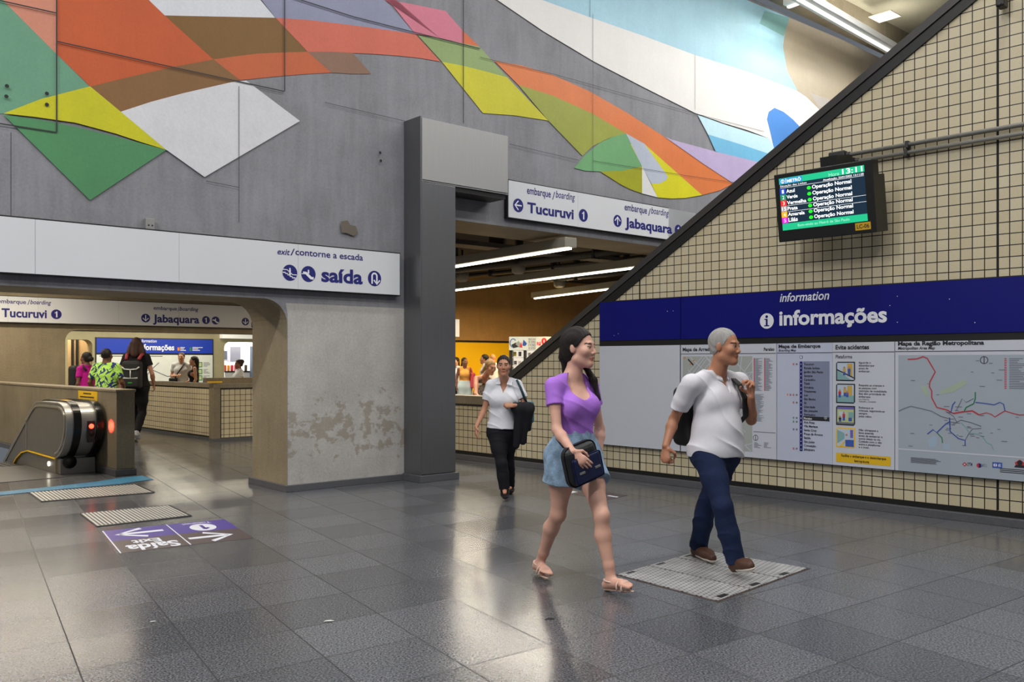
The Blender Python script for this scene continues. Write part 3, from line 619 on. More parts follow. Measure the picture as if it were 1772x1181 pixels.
for l in ([(390, 440), (480, 400), (600, 345), (605, 385), (500, 450), (400, 465)], [(240, 400), (290, 400), (310, 490), (270, 470)]): m.poly(C(l), y2, VEG)
for w_, mat, l in ((.011, RED, [(140, 192), (215, 188), (262, 170), (295, 185), (330, 245), (357, 290), (315, 370), (312, 410), (330, 440), (330, 495), (370, 570), (450, 590), (500, 618)]),
    (.013, RED, [(500, 618), (570, 605), (650, 597), (700, 628)]), (.008, RED, [(700, 628), (760, 612), (800, 625), (825, 645), (870, 618), (905, 597), (960, 615), (1020, 630), (1110, 622)]),
    (.010, BLUI, [(480, 610), (495, 550), (515, 525)]), (.010, BLUI, [(470, 650), (475, 760), (540, 815), (592, 830), (592, 872)]), (.010, GRN, [(585, 600), (600, 570), (660, 540), (672, 500), (672, 450)]),
    (.009, BLUI, [(672, 530), (760, 540), (820, 550), (865, 530), (895, 545), (905, 597)]), (.008, GREYI, [(70, 600), (110, 580), (165, 560), (250, 580), (330, 600), (400, 640), (470, 660)]),
    (.010, BLUI, [(295, 780), (340, 745), (370, 768), (440, 700), (475, 680)]), (.009, GRN, [(370, 768), (410, 810), (415, 850)]), (.008, GREYI, [(475, 685), (520, 690), (560, 670), (640, 690), (720, 720)]),
    (.009, TEALI, [(560, 690), (600, 730), (625, 770), (690, 780), (730, 800), (760, 845), (800, 865), (815, 905)]), (.007, GREYI, [(440, 600), (500, 640), (530, 690)]), (.007, GREYI, [(520, 600), (570, 500), (600, 530), (660, 500)]), (.007, GREYI, [(592, 830), (625, 770), (650, 740), (720, 735)])):
    m.strip(C(l), w_, y3, mat)
for q in range(46):
    cx, cz = rnd.choice(((rnd.uniform(90, 1000), rnd.uniform(200, 880)), (rnd.uniform(380, 640), rnd.uniform(560, 800)))); cx, cz = C([(cx, cz)])[0]; m.box(cx, cx + rnd.uniform(.02, .05), y3, y3 + .0005, cz, cz + .006, GREYI)
a, bb = C([(741, 198)])[0]; m.strip([(a + .032 * math.cos(k * .35), bb + .032 * math.sin(k * .35)) for k in range(19)], .006, y2, INK); m.strip([(a, bb - .03), (a, bb + .035)], .007, y2, INK)
b = C([(900, 180), (1100, 430)]); fake_lines(m, b[0][0], b[0][0] + .02, b[1][1], b[0][1], 18, RED, y2, .9); fake_lines(m, b[0][0] + .04, b[1][0], b[1][1], b[0][1], 18, GREYI, y2)
b = C([(165, 960), (410, 1025)]); fake_lines(m, b[0][0], b[1][0], b[1][1], b[0][1], 6, INK, y2, .8)
m.build('network_plan', pd_)
m = MB()
m.marks.append((len(m.v), len(m.f))); a, bb = C([(588, 1018)])[0]; r = .021; m.poly([(a - r, bb), (a, bb - r), (a + r, bb), (a, bb + r)], y2, RED); r = .009; m.poly([(a - r, bb), (a, bb - r), (a + r, bb), (a, bb + r)], y3, PAPER)
b = C([(606, 1030), (648, 1012)]); m.text('CPTM', (b[0][0], b[1][0], b[0][1] , b[0][1] + .032), y2, INK, .01)
m.marks.append((len(m.v), len(m.f))); a, bb = C([(701, 1027)])[0]; m.disc(a, bb, .021, y2, NAVY, 18); m.poly([(a + .02 * math.cos(math.radians(k)), bb + .02 * math.sin(math.radians(k))) for k in range(90, 271, 15)], y3, RED)
b = C([(715, 1038), (762, 1020)]); m.text('EMTU', (b[0][0], b[1][0], b[0][1], b[0][1] + .03), y2, GREYI, .01)
m.marks.append((len(m.v), len(m.f))); b = C([(806, 1050), (884, 1026)]); m.poly([(b[0][0], b[0][1] + .006), (b[1][0], b[0][1] + .006), (b[1][0], b[0][1] + .058), (b[0][0], b[0][1] + .058)], y2, BLUI); m.text('METRÔ', (b[0][0] + .05, b[1][0] - .012, b[0][1] + .018, b[0][1] + .05), y3, WHITEL, .02); m.disc(b[0][0] + .024, b[0][1] + .032, .015, y3, WHITEL, 14); m.box(b[0][0] + .021, b[0][0] + .027, y3 - .001, y3, b[0][1] + .015, b[0][1] + .049, BLUI)
m.marks.append((len(m.v), len(m.f))); a, bb = C([(1022, 1033)])[0]; m.poly([(a - .032, bb + .0), (a - .04, bb + .03), (a, bb + .06), (a + .04, bb + .03), (a + .032, bb)], y2, RED); m.disc(a, bb + .03, .022, y3, INK, 12); m.poly([(a - .045, bb - .012), (a + .045, bb - .012), (a + .032, bb + .01), (a - .032, bb + .01)], y3, INK)
m.marks.append((len(m.v), len(m.f))); fake_lines(m, a - .16, a + .16, bb - .07, bb - .025, 3, INK, y2, .85)
m.split('operator_logo', pd_)

# ================================================================== departure monitor, conduits, camera
MY = -.46
x0, zc = RW.px(1348, 420, MY); x1 = RW.px(1517, 400, MY)[0]; W = x1 - x0
H = (RW.px(1342, 312, MY)[1] - RW.px(1349, 424, MY)[1]) * 1.02
t = thing('information_monitor', 'black boxed monitor with a green and navy line status screen, on the tiled wall', 'monitor', RW.w(x0, MY, zc), RW.a); t.rotation_euler = (math.radians(9), 0, RW.a)
m = MB(); m.bbox(0, W, 0, .14, 0, H, BLACK, .008); m.box(.08, W - .02, .139, .30, .0, H * .80, BLACK); m.box(.16, W - .1, .29, .36, .1, H * .5, BLACK); m.build('housing', t)
def em(name, col, e): return pm(name, col, .4, var=.02, emit=e)
E = 1.0
sx0, sx1, sz0, sz1 = .055, W - .075, .115, H - .045; SW, SH = sx1 - sx0, sz1 - sz0
m = MB(); m.poly([(sx0, sz0), (sx1, sz0), (sx1, sz1), (sx0, sz1)], -.0015, em('screen_navy', '0c2233', E)); sc = m.build('screen', t)
def SB(u0, u1, v0, v1): return (sx0 + SW * u0, sx0 + SW * u1, sz1 - SH * v1, sz1 - SH * v0)
def q4(m, bx_, yy, mat): m.poly([(bx_[0], bx_[2]), (bx_[1], bx_[2]), (bx_[1], bx_[3]), (bx_[0], bx_[3])], yy, mat)
SG = em('screen_green', '18a878', E); SWH = em('screen_white', 'f0f2f2', E); SBL = em('screen_blue', '2a80c4', E); SLG = em('screen_lamp', '20f020', E)
m = MB(); q4(m, SB(0, 1, 0, .115), -.002, SG); q4(m, SB(0, 1, .87, 1), -.002, SG); q4(m, SB(.01, .285, .01, .11), -.0025, SBL)
m.strip([(sx0 + SW * .045 + .017 * math.cos(k * .45), sz1 - SH * .06 + .017 * math.sin(k * .45)) for k in range(15)], .005, -.003, SWH); m.strip([(sx0 + SW * .045, sz1 - SH * .03), (sx0 + SW * .045, sz1 - SH * .09)], .005, -.003, SWH)
m.box(sx0 + SW * .082, sx0 + SW * .088, -.0032, -.003, sz1 - SH * .105, sz1 - SH * .015, SWH); m.text('METRÔ', SB(.10, .27, .02, .095), -.003, SWH, .02)
m.text('Hora', SB(.6, .72, .045, .11), -.003, pm('screen_mint', '9fe0c8', .4, emit=.8)); m.text('13:11', SB(.755, .98, .01, .105), -.003, SWH, .01)
m.text('Situação das Linhas', SB(.01, .335, .13, .175), -.003, SWH); m.text('Atualização: 22/01/2025 13:11:20', SB(.53, .99, .135, .178), -.003, SWH, .01)
q4(m, SB(.01, .99, .183, .188), -.003, SWH)
for k, (n_, s_, c_) in enumerate((('1', 'Azul', '1c3fae'), ('2', 'Verde', '1d7f5c'), ('3', 'Vermelha', 'ee2a24'), ('15', 'Prata', '9a9090'), ('4', 'Amarela', 'f0a01c'), ('5', 'Lilás', 'd41cc8'))):
    v = .20 + k * .111; q4(m, SB(0, .072, v, v + .108), -.0025, em('screen_tag_%s' % s_.lower().replace('á', 'a'), c_, E))
    m.text(n_, SB(.026 if len(n_) == 1 else .012, .05 if len(n_) == 1 else .064, v + .022, v + .09), -.003, SWH)
    L_ = {'Azul': .105, 'Verde': .135, 'Vermelha': .235, 'Prata': .125, 'Amarela': .205, 'Lilás': .115}[s_]
    m.text(s_, SB(.08, .08 + L_, v + (.012 if s_ == 'Lilás' else .024), v + .092), -.003, SWH, .02)
    a, bb, c_, d_ = SB(.33, .385, v + .02, v + .09); m.disc((a + bb) / 2, (c_ + d_) / 2, (d_ - c_) * .46, -.003, SLG, 16, 1.25)
    m.text('Operação Normal', SB(.395, .85, v + .012, v + .104), -.003, SWH, .02)
for v in (.53, .645): q4(m, SB(.08, 1, v + .003, v + .008), -.003, SWH)
m.text('Bem-vindo ao Metrô de São Paulo', SB(.19, .8, .905, .955), -.003, pm('screen_mint', '9fe0c8', .4, emit=.8)); m.build('display_text', sc)
m = MB(); q4(m, (W - .2, W - .05, .035, .105), -.0015, pm('label_yellow', 'd8a81c', .5)); m.text('LC-06', (W - .185, W - .065, .05, .09), -.002, INK, .02); m.build('asset_label', t)
m = MB(); m.box(W * .45, W * .62, .1, .42, H - .02, H + .1, BLACK); m.box(W * .5, W * .56, .34, .44, .2, H, BLACK); m.build('bracket', t)
# conduits along the wall
PG = pm('conduit_grey', '8b8a84', .4, .25)
zA = RW.px(1467, 268, -.05)[1]; zB = RW.px(1480, 279.5, -.05)[1]; xs = RW.px(1463, 268, -.05)[0]; xs2 = RW.px(1478, 280, -.05)[0]
t = thing('conduit_run', 'upper grey metal conduit along the tiled wall above the monitor', 'conduit', RW.w(xs, 0, zA), RW.a, 'conduits on the tiled wall')
m = MB(); m.cyl((0, -.05, 0), (5.5, -.05, 0), .019, PG); m.build('pipe', t)
m = MB(); m.bbox(-.16, .01, -.10, -.012, -.05, .045, DKGREY, .012); m.cyl((.0, -.05, 0), (.05, -.05, 0), .028, DKGREY); m.build('junction_box', t)
for x in (.6, 2.05, 3.6): m = MB(); m.box(x, x + .03, -.075, -.001, -.035, .03, DKGREY); m.build('pipe_clamp', t)
t = thing('conduit_run', 'lower grey metal conduit ending at a box just above the monitor', 'conduit', RW.w(xs2, 0, zB), RW.a, 'conduits on the tiled wall')
m = MB(); m.cyl((0, -.05, 0), (5.4, -.05, 0), .019, PG); m.build('pipe', t)
m = MB(); m.bbox(-.19, .01, -.12, -.012, -.05, .04, DKGREY, .012); m.cyl((.0, -.05, 0), (.05, -.05, 0), .028, DKGREY); m.build('junction_box', t)
for x in (.5, 1.95, 3.5): m = MB(); m.box(x, x + .03, -.075, -.001, -.03, .035, DKGREY); m.build('pipe_clamp', t)
x, z = RW.px(1733, 6, -.12); t = thing('security_camera', 'small black camera at the top edge high on the tiled wall', 'camera', RW.w(x, 0, z), RW.a)
m = MB(); m.bbox(-.035, .035, -.17, -.05, -.035, .09, BLACK, .012); m.cyl((0, -.15, -.02), (0, -.19, -.035), .018, BLACK); m.build('camera_body', t)
m = MB(); m.cyl((0, -.06, .05), (0, -.001, .05), .02, DKGREY); m.build('wall_mount', t)

# ================================================================== low walls on the left
PA = Frame(-5.03, 11.245, RW.a)
m = MB(); m.box(-9, 0, 0, .23, .085, 1.09, TAND); m.box(-9.0, .012, -.012, .242, 1.07, 1.105, TAND); m.box(-9, .02, -.02, .25, 0, .085, CURB)
struct(m, 'wall_escalator', PA, label='low concrete wall beside the escalator', bevel=.008)
x, z = PA.px(152.5, 685); t = thing('warning_plate', 'yellow warning plate on the low concrete wall above the escalator', 'sign', PA.w(x, 0, z), PA.a)
a = PA.px(136, 684)[0] - x; b_ = PA.px(169, 684)[0] - x
m = MB(); m.box(a, b_, -.005, -.0005, -.062, .062, YEL); m.build('plate', t)
m = MB(); fake_lines(m, a * .45, b_ * .4, .012, .04, 1, INK, -.0062, .9, .6); fake_lines(m, a * .8, b_ * .8, -.035, -.008, 1, INK, -.0062, .9, .6); m.build('lettering', t)
cA = fl(366, 762); cB = fl(378, 765)
WA = Frame(cA.x, cA.y, RW.a); WB = Frame(cB.x, cB.y, MU.a); HCN = 1.05
m = MB(); m.box(-7, -.055, 0, .2, .07, .97, TILE_C); m.box(-7, -.04, -.006, .2, .045, .07, BLACK); m.box(-7, -.04, -.006, .2, .955, .975, BLACK); m.box(-.055, -.035, -.006, .2, .045, .975, BLACK)
m.box(-.035, .02, -.012, .3, 0, HCN, TAND); m.box(-7, .02, -.02, .22, .975, HCN, TAND); m.box(-7, .02, -.03, .2, 0, .045, CURB)
struct(m, 'wall_stairwell', WA, label='cream tiled low wall of the far stairwell')
m = MB(); m.box(.05, 4, 0, .2, .07, .97, TILE_C); m.box(.03, 4, -.006, .2, .045, .07, BLACK); m.box(.03, 4, -.006, .2, .955, .975, BLACK); m.box(.03, .05, -.006, .2, .045, .975, BLACK)
m.box(-.09, .03, -.012, .2, 0, HCN, TAND); m.box(-.09, 4, -.02, .22, .975, HCN, TAND); m.box(-.1, 4, -.035, .2, 0, .06, CURB)
struct(m, 'wall_stairwell_end', WB, label='cream tiled end wall of the far stairwell')
cC = wp(357, 663, 19.5); WC = Frame(cC.x, cC.y, MU.a); zC = HC + (HZ - 654.5) / F * 19.5
m = MB(); m.box(0, 6, 0, .2, 0, zC, TAND); m.box(.02, .36, -.006, .0, zC - .11, zC - .075, YEL); struct(m, 'wall_stairwell_rear', WC, label='second low wall behind the tiled one, with a yellow strip')

# ================================================================== escalator
EF = Frame(-5.92, 11.47, RW.a)
t = thing('escalator', 'steel sided escalator with black handrails beside the low concrete wall', 'escalator', EF.w(0, 0, 0), EF.a)
def smooth(pl, k=4):
    out = []
    for i in range(len(pl) - 1):
        p0, p1, p2, p3 = [Vector(pl[min(max(j, 0), len(pl) - 1)]) for j in (i - 1, i, i + 1, i + 2)]
        for t_ in range(k):
            u = t_ / k; out.append(tuple(.5 * ((2 * p1) + (p2 - p0) * u + (2 * p0 - 5 * p1 + 4 * p2 - p3) * u * u + (3 * p1 - p0 - 3 * p2 + p3) * u ** 3)))
    return out + [tuple(pl[-1])]
nose = [(0, .22), (.14, .265), (.26, .35), (.36, .47), (.415, .61), (.41, .74), (.35, .835), (.24, .895), (.10, .918)]; nose = smooth(nose)
top = [(-.4, .918), (-.8, .905), (-.98, .85), (-1.2, .73), (-2.49, -.05), (-5.2, -1.69)]; top = smooth(top[:4]) + top[4:]
und = [(-5.2, -2.3), (-2.75, -.65), (-2.02, -.09), (-1.75, .08), (-1.5, .18), (-1.22, .225)]
EPAN = pm('escalator_panel', '7d7b76', .4, .45, .12, 6); ELT = pm('escalator_trim', 'b4b4b1', .36, .55, .06, 6)
m = MB(); m.prism(nose + top + und, .0, .045, EPAN, ELT); m.build('balustrade_panel', t)
m = MB(); m.prism([(x * .985 - .005, z) for x, z in nose + top] + und, .046, .45, ELT, ELT); m.build('deck', t)
def off(pl, d):
    P = [Vector(p) for p in pl]; out = []
    for i, p in enumerate(P):
        e = (P[min(i + 1, len(P) - 1)] - P[max(i - 1, 0)]).normalized(); out.append(p + Vector((e.y, -e.x)) * d)
    return [tuple(p) for p in out]
rail = [(-.03, .13), (.02, .2)] + nose[1:] + top
def rail_mesh(y0, y1, din, dout, mat, pl):
    m = MB(); A, B = off(pl, din), off(pl, dout); m.prism(B + A[::-1], y0, y1, mat, mat); return m
rail_mesh(.085, .175, -.005, .035, pm('handrail_rubber', '0b0b0c', .28), rail).build('handrail', t)
rail_mesh(.365, .445, -.005, .035, pm('handrail_rubber', '0b0b0c', .28), rail).build('handrail', t)
m = rail_mesh(-.012, .0, -.06, -.035, pm('rim_pale', 'c4c4c0', .3, .8), nose + top[:-1]); m.box(-1.28, -1.262, -.012, 0, .24, .66, pm('rim_pale', '', 0)); m.build('panel_rim', t)
rail_mesh(.0, .085, -.004, .012, ELT, nose + top).build('rim_band', t)
m = MB(); m.box(-.12, .1, .09, .17, .905, .957, YEL); yb = m.build('safety_mark', t)
m = MB(); m.prism([(0, 0), (0, .22), (-1.22, .225), (-1.5, .18), (-1.75, .08), (-2.02, -.09), (-2.75, -.65), (-2.75, -1.1), (-1.3, -.02), (-1.3, 0)], .01, .40, EPAN, ELT); m.build('skirt', t)
m = MB(); m.prism(off([(0, .2), (-1.22, .215), (-1.5, .17), (-1.75, .07), (-2.05, -.12), (-2.75, -.66)], .007) + off([(0, .2), (-1.22, .215), (-1.5, .17), (-1.75, .07), (-2.05, -.12), (-2.75, -.66)], -.008)[::-1], -.014, .01, YEL, YEL); m.build('skirt_brush', t)
m = MB(); m.box(-.02, .12, .02, .45, 0, .2, EPAN); m.box(-.012, .0, -.008, .02, 0, .21, pm('rim_brass', 'c9b48a', .3, .8)); m.build('newel_base', t, bevel=.01)
m = MB(); m.cyl((.14, .13, .16), (.02, .13, .16), .085, BLACK, 18); m.build('handrail_inlet', t)
m = MB(); m.bbox(.385, .425, .255, .345, .42, .70, DKGREY, .008); lb = m.build('signal_box', t)
m = MB(); m.cyl((.42, .30, .63), (.43, .30, .63), .03, pm('lamp_red', 'ff2a1a', .4, emit=14)); m.build('red_light', lb)
m = MB(); m.cyl((.42, .30, .53), (.43, .30, .53), .03, BLACK); m.build('dark_light', lb)
m = MB(); m.cyl((-.30, .012, .11), (-.30, -.004, .11), .03, pm('lamp_white', 'fff6dc', .4, emit=5)); m.build('skirt_light', t)
ll = bpy.data.lights.new('signal_glow', 'SPOT'); ll.energy = 38; ll.color = (1, .05, .03); ll.shadow_soft_size = .02; ll.spot_size = math.radians(44); ll.spot_blend = .3
lo = bpy.data.objects.new('signal_glow', ll); COL.objects.link(lo); lo.parent = t; lo.location = (.44, .33, .63); lo.rotation_euler = Vector((.75, 1, 0.0)).to_track_quat('-Z', 'Y').to_euler()
STP = pm('step_grey', '4a4a4a', .4, .6, .1, 40)
m = MB(); m.box(-1.3, .42, -1.25, .0, .001, .006, pm('landing_plate', '8a8b8e', .3, .8, .1, 30)); m.build('landing_plate', t)
for k in range(9):
    m = MB(); zt = -.01 if k < 2 else -.01 - .2 * (k - 1); m.box(-1.3 - .4 * (k + 1), -1.3 - .4 * k, -1.2, -.03, zt - .2, zt, STP)
    for q in range(15): m.box(-1.3 - .4 * (k + 1), -1.3 - .4 * k, -1.18 + q * .078, -1.15 + q * .078, zt, zt + .006, DKGREY)
    m.build('step', t)

# ================================================================== things set in the floor
def quad(a, b, c, d):
    """Bilinear map of the unit square to four floor points (image order: left-top, right-top, right-bottom, left-bottom)."""
    A, B, C_, D = a, b, c, d
    return lambda u, v: (A * (1 - u) + B * u) * (1 - v) + (D * (1 - u) + C_ * u) * v
def slab(m, q, u0, u1, v0, v1, z0, z1, mat):
    P = [q(u0, v0), q(u1, v0), q(u1, v1), q(u0, v1)]; vs = [(p.x, p.y, z) for z in (z0, z1) for p in P]
    m.add(vs, [(0, 1, 2, 3)[::-1], (4, 5, 6, 7)[::-1] if False else (4, 5, 6, 7), (0, 1, 5, 4), (1, 2, 6, 5), (2, 3, 7, 6), (3, 0, 4, 7)], mat)
def local(m, o):
    m.v = [(v[0] - o.x, v[1] - o.y, v[2]) for v in m.v]; return m
GRT = pm('grate_steel', 'c0c0bd', .4, .4, .15, 30)
def grate(pts, n, label, split=None):
    P = [fl(*p) for p in pts]; q = quad(*P); o = q(.5, .5); t = thing('floor_grate', label, 'grate', o, 0, 'floor grates by the escalator')
    m = MB(); slab(m, q, 0, 1, 0, 1, .0005, .003, BLACK)
    for a in ((0, 1, 0, .035), (0, 1, .965, 1), (0, .008, 0, 1), (.992, 1, 0, 1)): slab(m, q, *a, .003, .007, DKGREY)
    if split: slab(m, q, split - .006, split + .006, 0, 1, .003, .008, DKGREY)
    local(m, o).build('frame', t)
    m = MB()
    for k in range(n): slab(m, q, .012 + k * .976 / n, .012 + (k + .58) * .976 / n, .04, .96, .003, .009, GRT)
    local(m, o).build('bars', t)
grate(((49.3, 853.5), (236, 839), (268.7, 853.5), (71.4, 869.6)), 30, 'wider floor grate directly in front of the blue strip', .68)
grate(((138, 890), (293, 875.5), (332, 894), (167.5, 913)), 24, 'floor grate between the blue strip and the purple floor sticker')
TAC = pm('tactile_blue', '17618a', .5, var=.1)
ed = [(-60, 858), (60, 846.5), (166, 834.5), (215.5, 827), (246.6, 824), (266, 830.6), (238, 834), (210, 838.4), (60, 852), (-60, 864.5)]
m = MB(); P = [fl(*p) for p in ed]; o = fl(120, 842)
n = len(P); m.add([(p.x, p.y, z) for z in (.001, .005) for p in P], [tuple(range(n, 2 * n))[::-1]] + [(i, (i + 1) % n, n + (i + 1) % n, n + i) for i in range(n)], TAC)
t = thing('tactile_strip', 'blue tactile warning strip in front of the escalator landing', 'tactile paving', o)
local(m, o).build('strip', t)
m = MB()
def inside(p):
    c = False
    for i in range(n):
        a, b = P[i], P[i - 1]
        if (a.y > p.y) != (b.y > p.y) and p.x < (b.x - a.x) * (p.y - a.y) / (b.y - a.y) + a.x: c = not c
    return c
e1 = (P[2] - P[1]).normalized(); e2 = Vector((-e1.y, e1.x, 0)); DOT = pm('tactile_dot', '4f9dc0', .45)
for i in range(-60, 70):
    for j in range(-12, 14):
        p = o + e1 * (i * .05) + e2 * (j * .05)
        if inside(p) and inside(p + e1 * .02) and inside(p - e2 * .015) and inside(p + e2 * .015): m.add([(p.x + .014 * math.cos(a * math.pi / 3), p.y + .014 * math.sin(a * math.pi / 3), .005) for a in range(6)] + [(p.x, p.y, .010)], [(a, (a + 1) % 6, 6) for a in range(6)], DOT)
d = local(m, o).build('dots', t); d['kind'] = 'stuff'
# purple direction stickers, read from the far side
PUR = pm('sticker_purple', '46348e', .4, var=.06); SGR = pm('sticker_grey', '4b3f42', .4, var=.1); SWT = pm('sticker_white', 'd8dae4', .45)
def sticker(pts, label, deco):
    Pq = [fl(*p) for p in pts]; q = quad(*Pq); o = q(.5, .5); t = thing('floor_sticker', label, 'floor sticker', o, 0, 'direction stickers on the floor')
    m = MB(); slab(m, q, 0, 1, 0, .5, .0005, .002, PUR); slab(m, q, 0, 1, .5, 1, .0005, .002, SGR); slab(m, q, 0, .02, 0, 1, .002, .0024, SWT); local(m, o).build('film', t)
    k = MB(); deco(k)            # drawn in reader coordinates: x from image right to left, z from image top to bottom, unit square
    g = MB()
    for v in k.v: p = q(1 - v[0], v[2]); g.v.append((p.x - o.x, p.y - o.y, .0032 - v[1] * .1))
    g.f = k.f; g.m = k.m; g.sm = k.sm; g.mats = k.mats; g.build('lettering', t)
def d1(k):
    k.strip([(.12, .25), (.8, .25)], .075, 0, SWT); k.strip([(.42, .06), (.84, .25), (.42, .44)], .075, 0, SWT)
    k.text('Exit', (.30, .72, .56, .72), 0, SWT, .03); k.text('Saída', (.10, .86, .74, .98), 0, SWT, .03)
def d2(k):
    k.disc(.5, .30, .17, 0, SWT, 28, 1.25); k.strip([(.5, .2), (.5, .4)], .06, -.01, PUR); k.strip([(.42, .34), (.5, .39)], .05, -.01, PUR); k.text('Tucuruvi', (.28, .75, .04, .12), 0, SWT, .02)
    k.strip([(.92, .75), (.3, .75)], .075, 0, SWT); k.strip([(.62, .56), (.24, .75), (.62, .94)], .075, 0, SWT)
sticker(((176.5, 920), (285.6, 909), (328.4, 944), (207.7, 958.4)), 'purple and grey floor sticker with exit lettering and a left arrow', d1)
sticker(((286.5, 908.8), (388.6, 899.5), (438.7, 931.9), (329.3, 943.8)), 'purple and grey floor sticker with a number one in a circle', d2)
Pq = [fl(*p) for p in ((989, 855.6), (1022, 848), (1086, 858), (1050, 866))]; q = quad(*Pq); o = q(.5, .5)
t = thing('floor_sticker', 'dark floor sticker with white marks behind the woman in purple', 'floor sticker', o)
m = MB(); slab(m, q, 0, 1, 0, 1, .0005, .002, SGR); local(m, o).build('film', t)
m = MB(); slab(m, q, .1, .4, -.25, -.05, .0005, .003, SWT); slab(m, q, .2, .34, .25, .5, .002, .003, SWT); slab(m, q, .5, .62, .72, .98, .002, .003, SWT); local(m, o).build('lettering', t)
# checkered steel hatch
def chequer():
    m, nt, N, L, b = nodes_of('chequer_plate'); tc = N.new('ShaderNodeTexCoord'); mp = N.new('ShaderNodeMapping'); mp.inputs['Rotation'].default_value = (0, 0, .62); L.new(tc.outputs['Object'], mp.inputs[0])
    ck = N.new('ShaderNodeTexVoronoi'); ck.inputs['Scale'].default_value = 27; ck.inputs['Randomness'].default_value = 0; L.new(mp.outputs[0], ck.inputs['Vector'])
    n = N.new('ShaderNodeTexNoise'); n.inputs['Scale'].default_value = 5; L.new(tc.outputs['Object'], n.inputs['Vector'])
    cr = N.new('ShaderNodeValToRGB'); cr.color_ramp.elements[0].position = .24; cr.color_ramp.elements[0].color = (.13, .13, .13, 1); cr.color_ramp.elements[1].position = .34; cr.color_ramp.elements[1].color = (.52, .52, .52, 1); L.new(ck.outputs['Distance'], cr.inputs[0])
    hs = N.new('ShaderNodeHueSaturation'); L.new(cr.outputs[0], hs.inputs['Color']); mr = N.new('ShaderNodeMapRange'); mr.inputs['To Min'].default_value = .5; mr.inputs['To Max'].default_value = 1.3; L.new(n.outputs['Fac'], mr.inputs[0]); L.new(mr.outputs[0], hs.inputs['Value'])
    L.new(hs.outputs[0], b.inputs['Base Color']); b.inputs['Metallic'].default_value = .35; b.inputs['Roughness'].default_value = .4
    bp = N.new('ShaderNodeBump'); bp.inputs['Strength'].default_value = .6; bp.inputs['Distance'].default_value = .004; L.new(cr.outputs[0], bp.inputs['Height']); L.new(bp.outputs[0], b.inputs['Normal']); return m
CHQ = chequer(); Pq = [fl(*p) for p in ((1067.5, 995.7), (1215.7, 953), (1399, 985), (1241.8, 1042))]; q = quad(*Pq)
for u0, u1, lb in ((0, .333, 'nearest of the three checkered steel hatch plates, toward the camera'), (.333, .666, 'middle of the three checkered steel hatch plates in the floor'), (.666, 1, 'farthest of the three checkered steel hatch plates, toward the tiled wall')):
    o = q((u0 + u1) / 2, .5); t = thing('hatch_plate', lb, 'floor hatch', o, 0, 'checkered hatch plates')
    m = MB(); slab(m, q, u0 + .006, u1 - .006, .006, .994, .001, .006, CHQ); local(m, o).build('plate', t)
    m = MB(); slab(m, q, u0 + .06, u0 + .14, .93, .975, .006, .0075, BLACK); slab(m, q, u0 + .06, u0 + .14, .03, .06, .006, .0075, BLACK); local(m, o).build('lifting_slot', t)
m = MB(); slab(m, q, -.012, 1.012, -.012, 1.012, .0003, .001, pm('rust_frame', '3a2a24', .7)); struct(m, 'trim_hatch_frame', label='dark frame around the floor hatch')
# worn chips and a dropped scrap on the floor
for k, (a, b, lb) in enumerate(((570, 1076, 'pale paper scrap on the floor left of centre'), (951, 1072, 'small dark scrap on the floor below the woman in purple'), (265, 1077, 'small pale scrap on the floor at lower left'))):
    o = fl(a, b); m = MB(); mt = BLACK if k == 1 else pm('scrap_white', 'b9b9b4', .8); s_ = .03 if k < 2 else .018
    m.poly([(-s_, -s_ * .5), (s_ * .7, -s_ * .4), (s_, s_ * .2), (0, s_ * .5), (-s_ * .8, s_ * .3)], 0, mt); m.v = [(v[0], v[2], .003 + .002 * (i % 2)) for i, v in enumerate(m.v)]
    ob = m.build('paper_scrap', None, o); tag(ob, lb, 'litter')

# ================================================================== lamps and services
HOUS = pm('luminaire_grey', '8d887c', .5); TUBE = pm('tube_light', 'fff4dc', .4, emit=7.0, var=.0)
def luminaire(a, b, label, power, col, w=.11, h=.14, hm=None, group='linear lamps in the passage', glow=True, tm=None):
    d = b - a; L_ = d.length; t = thing('linear_lamp', label, 'ceiling light', a, math.atan2(d.y, d.x), group)
    m = MB(); m.box(0, L_, -w, w, .0, h, hm or HOUS); m.build('lamp_housing', t, bevel=.008)
    m = MB(); m.box(.02, L_ - .02, -.03, .03, -.03, -.001, tm or TUBE); m.build('tube', t)
    if glow:
        l = bpy.data.lights.new('tube_glow', 'AREA'); l.shape = 'RECTANGLE'; l.size = L_ * .95; l.size_y = .12; l.energy = power; l.color = col
        o = bpy.data.objects.new('tube_glow', l); COL.objects.link(o); o.parent = t; o.location = (L_ / 2, 0, -.05)
        if tm: o = bpy.data.objects.new('tube_glow_up', l); COL.objects.link(o); o.parent = t; o.location = (L_ / 2, 0, h + .03); o.rotation_euler = (math.pi, 0, 0)
luminaire(fl(700, 474.6, 3.1), fl(988, 428, 3.1), 'linear passage lamp nearest to the white boarding sign', 120, (1, .92, .78))
luminaire(fl(690, 514, 3.1), fl(1115, 460.5, 3.1), 'longest linear passage lamp, in the middle of the three', 210, (1, .88, .68))
luminaire(fl(925, 516, 3.1), fl(1085, 495.8, 3.1), 'shortest linear passage lamp, farthest and beside the sloping cap', 420, (1, .66, .30))
WH = pm('lamp_white_paint', 'd9dad6', .5); LT = pm('hall_tube', 'f4f6ee', .4, emit=1.6)
luminaire(fl(1380, -4, 7.55), fl(1560, 99, 7.55), 'white linear lamp under the ceiling along the mural top', 60, (1, .98, .92), .13, .12, WH, 'linear lamps in the hall', True, LT)
luminaire(fl(1362, 12, 7.75), fl(1500, -40, 7.75), 'white boxed lamp end at the top edge above the mural', 40, (1, .98, .92), .12, .2, WH, 'linear lamps in the hall', True, LT)
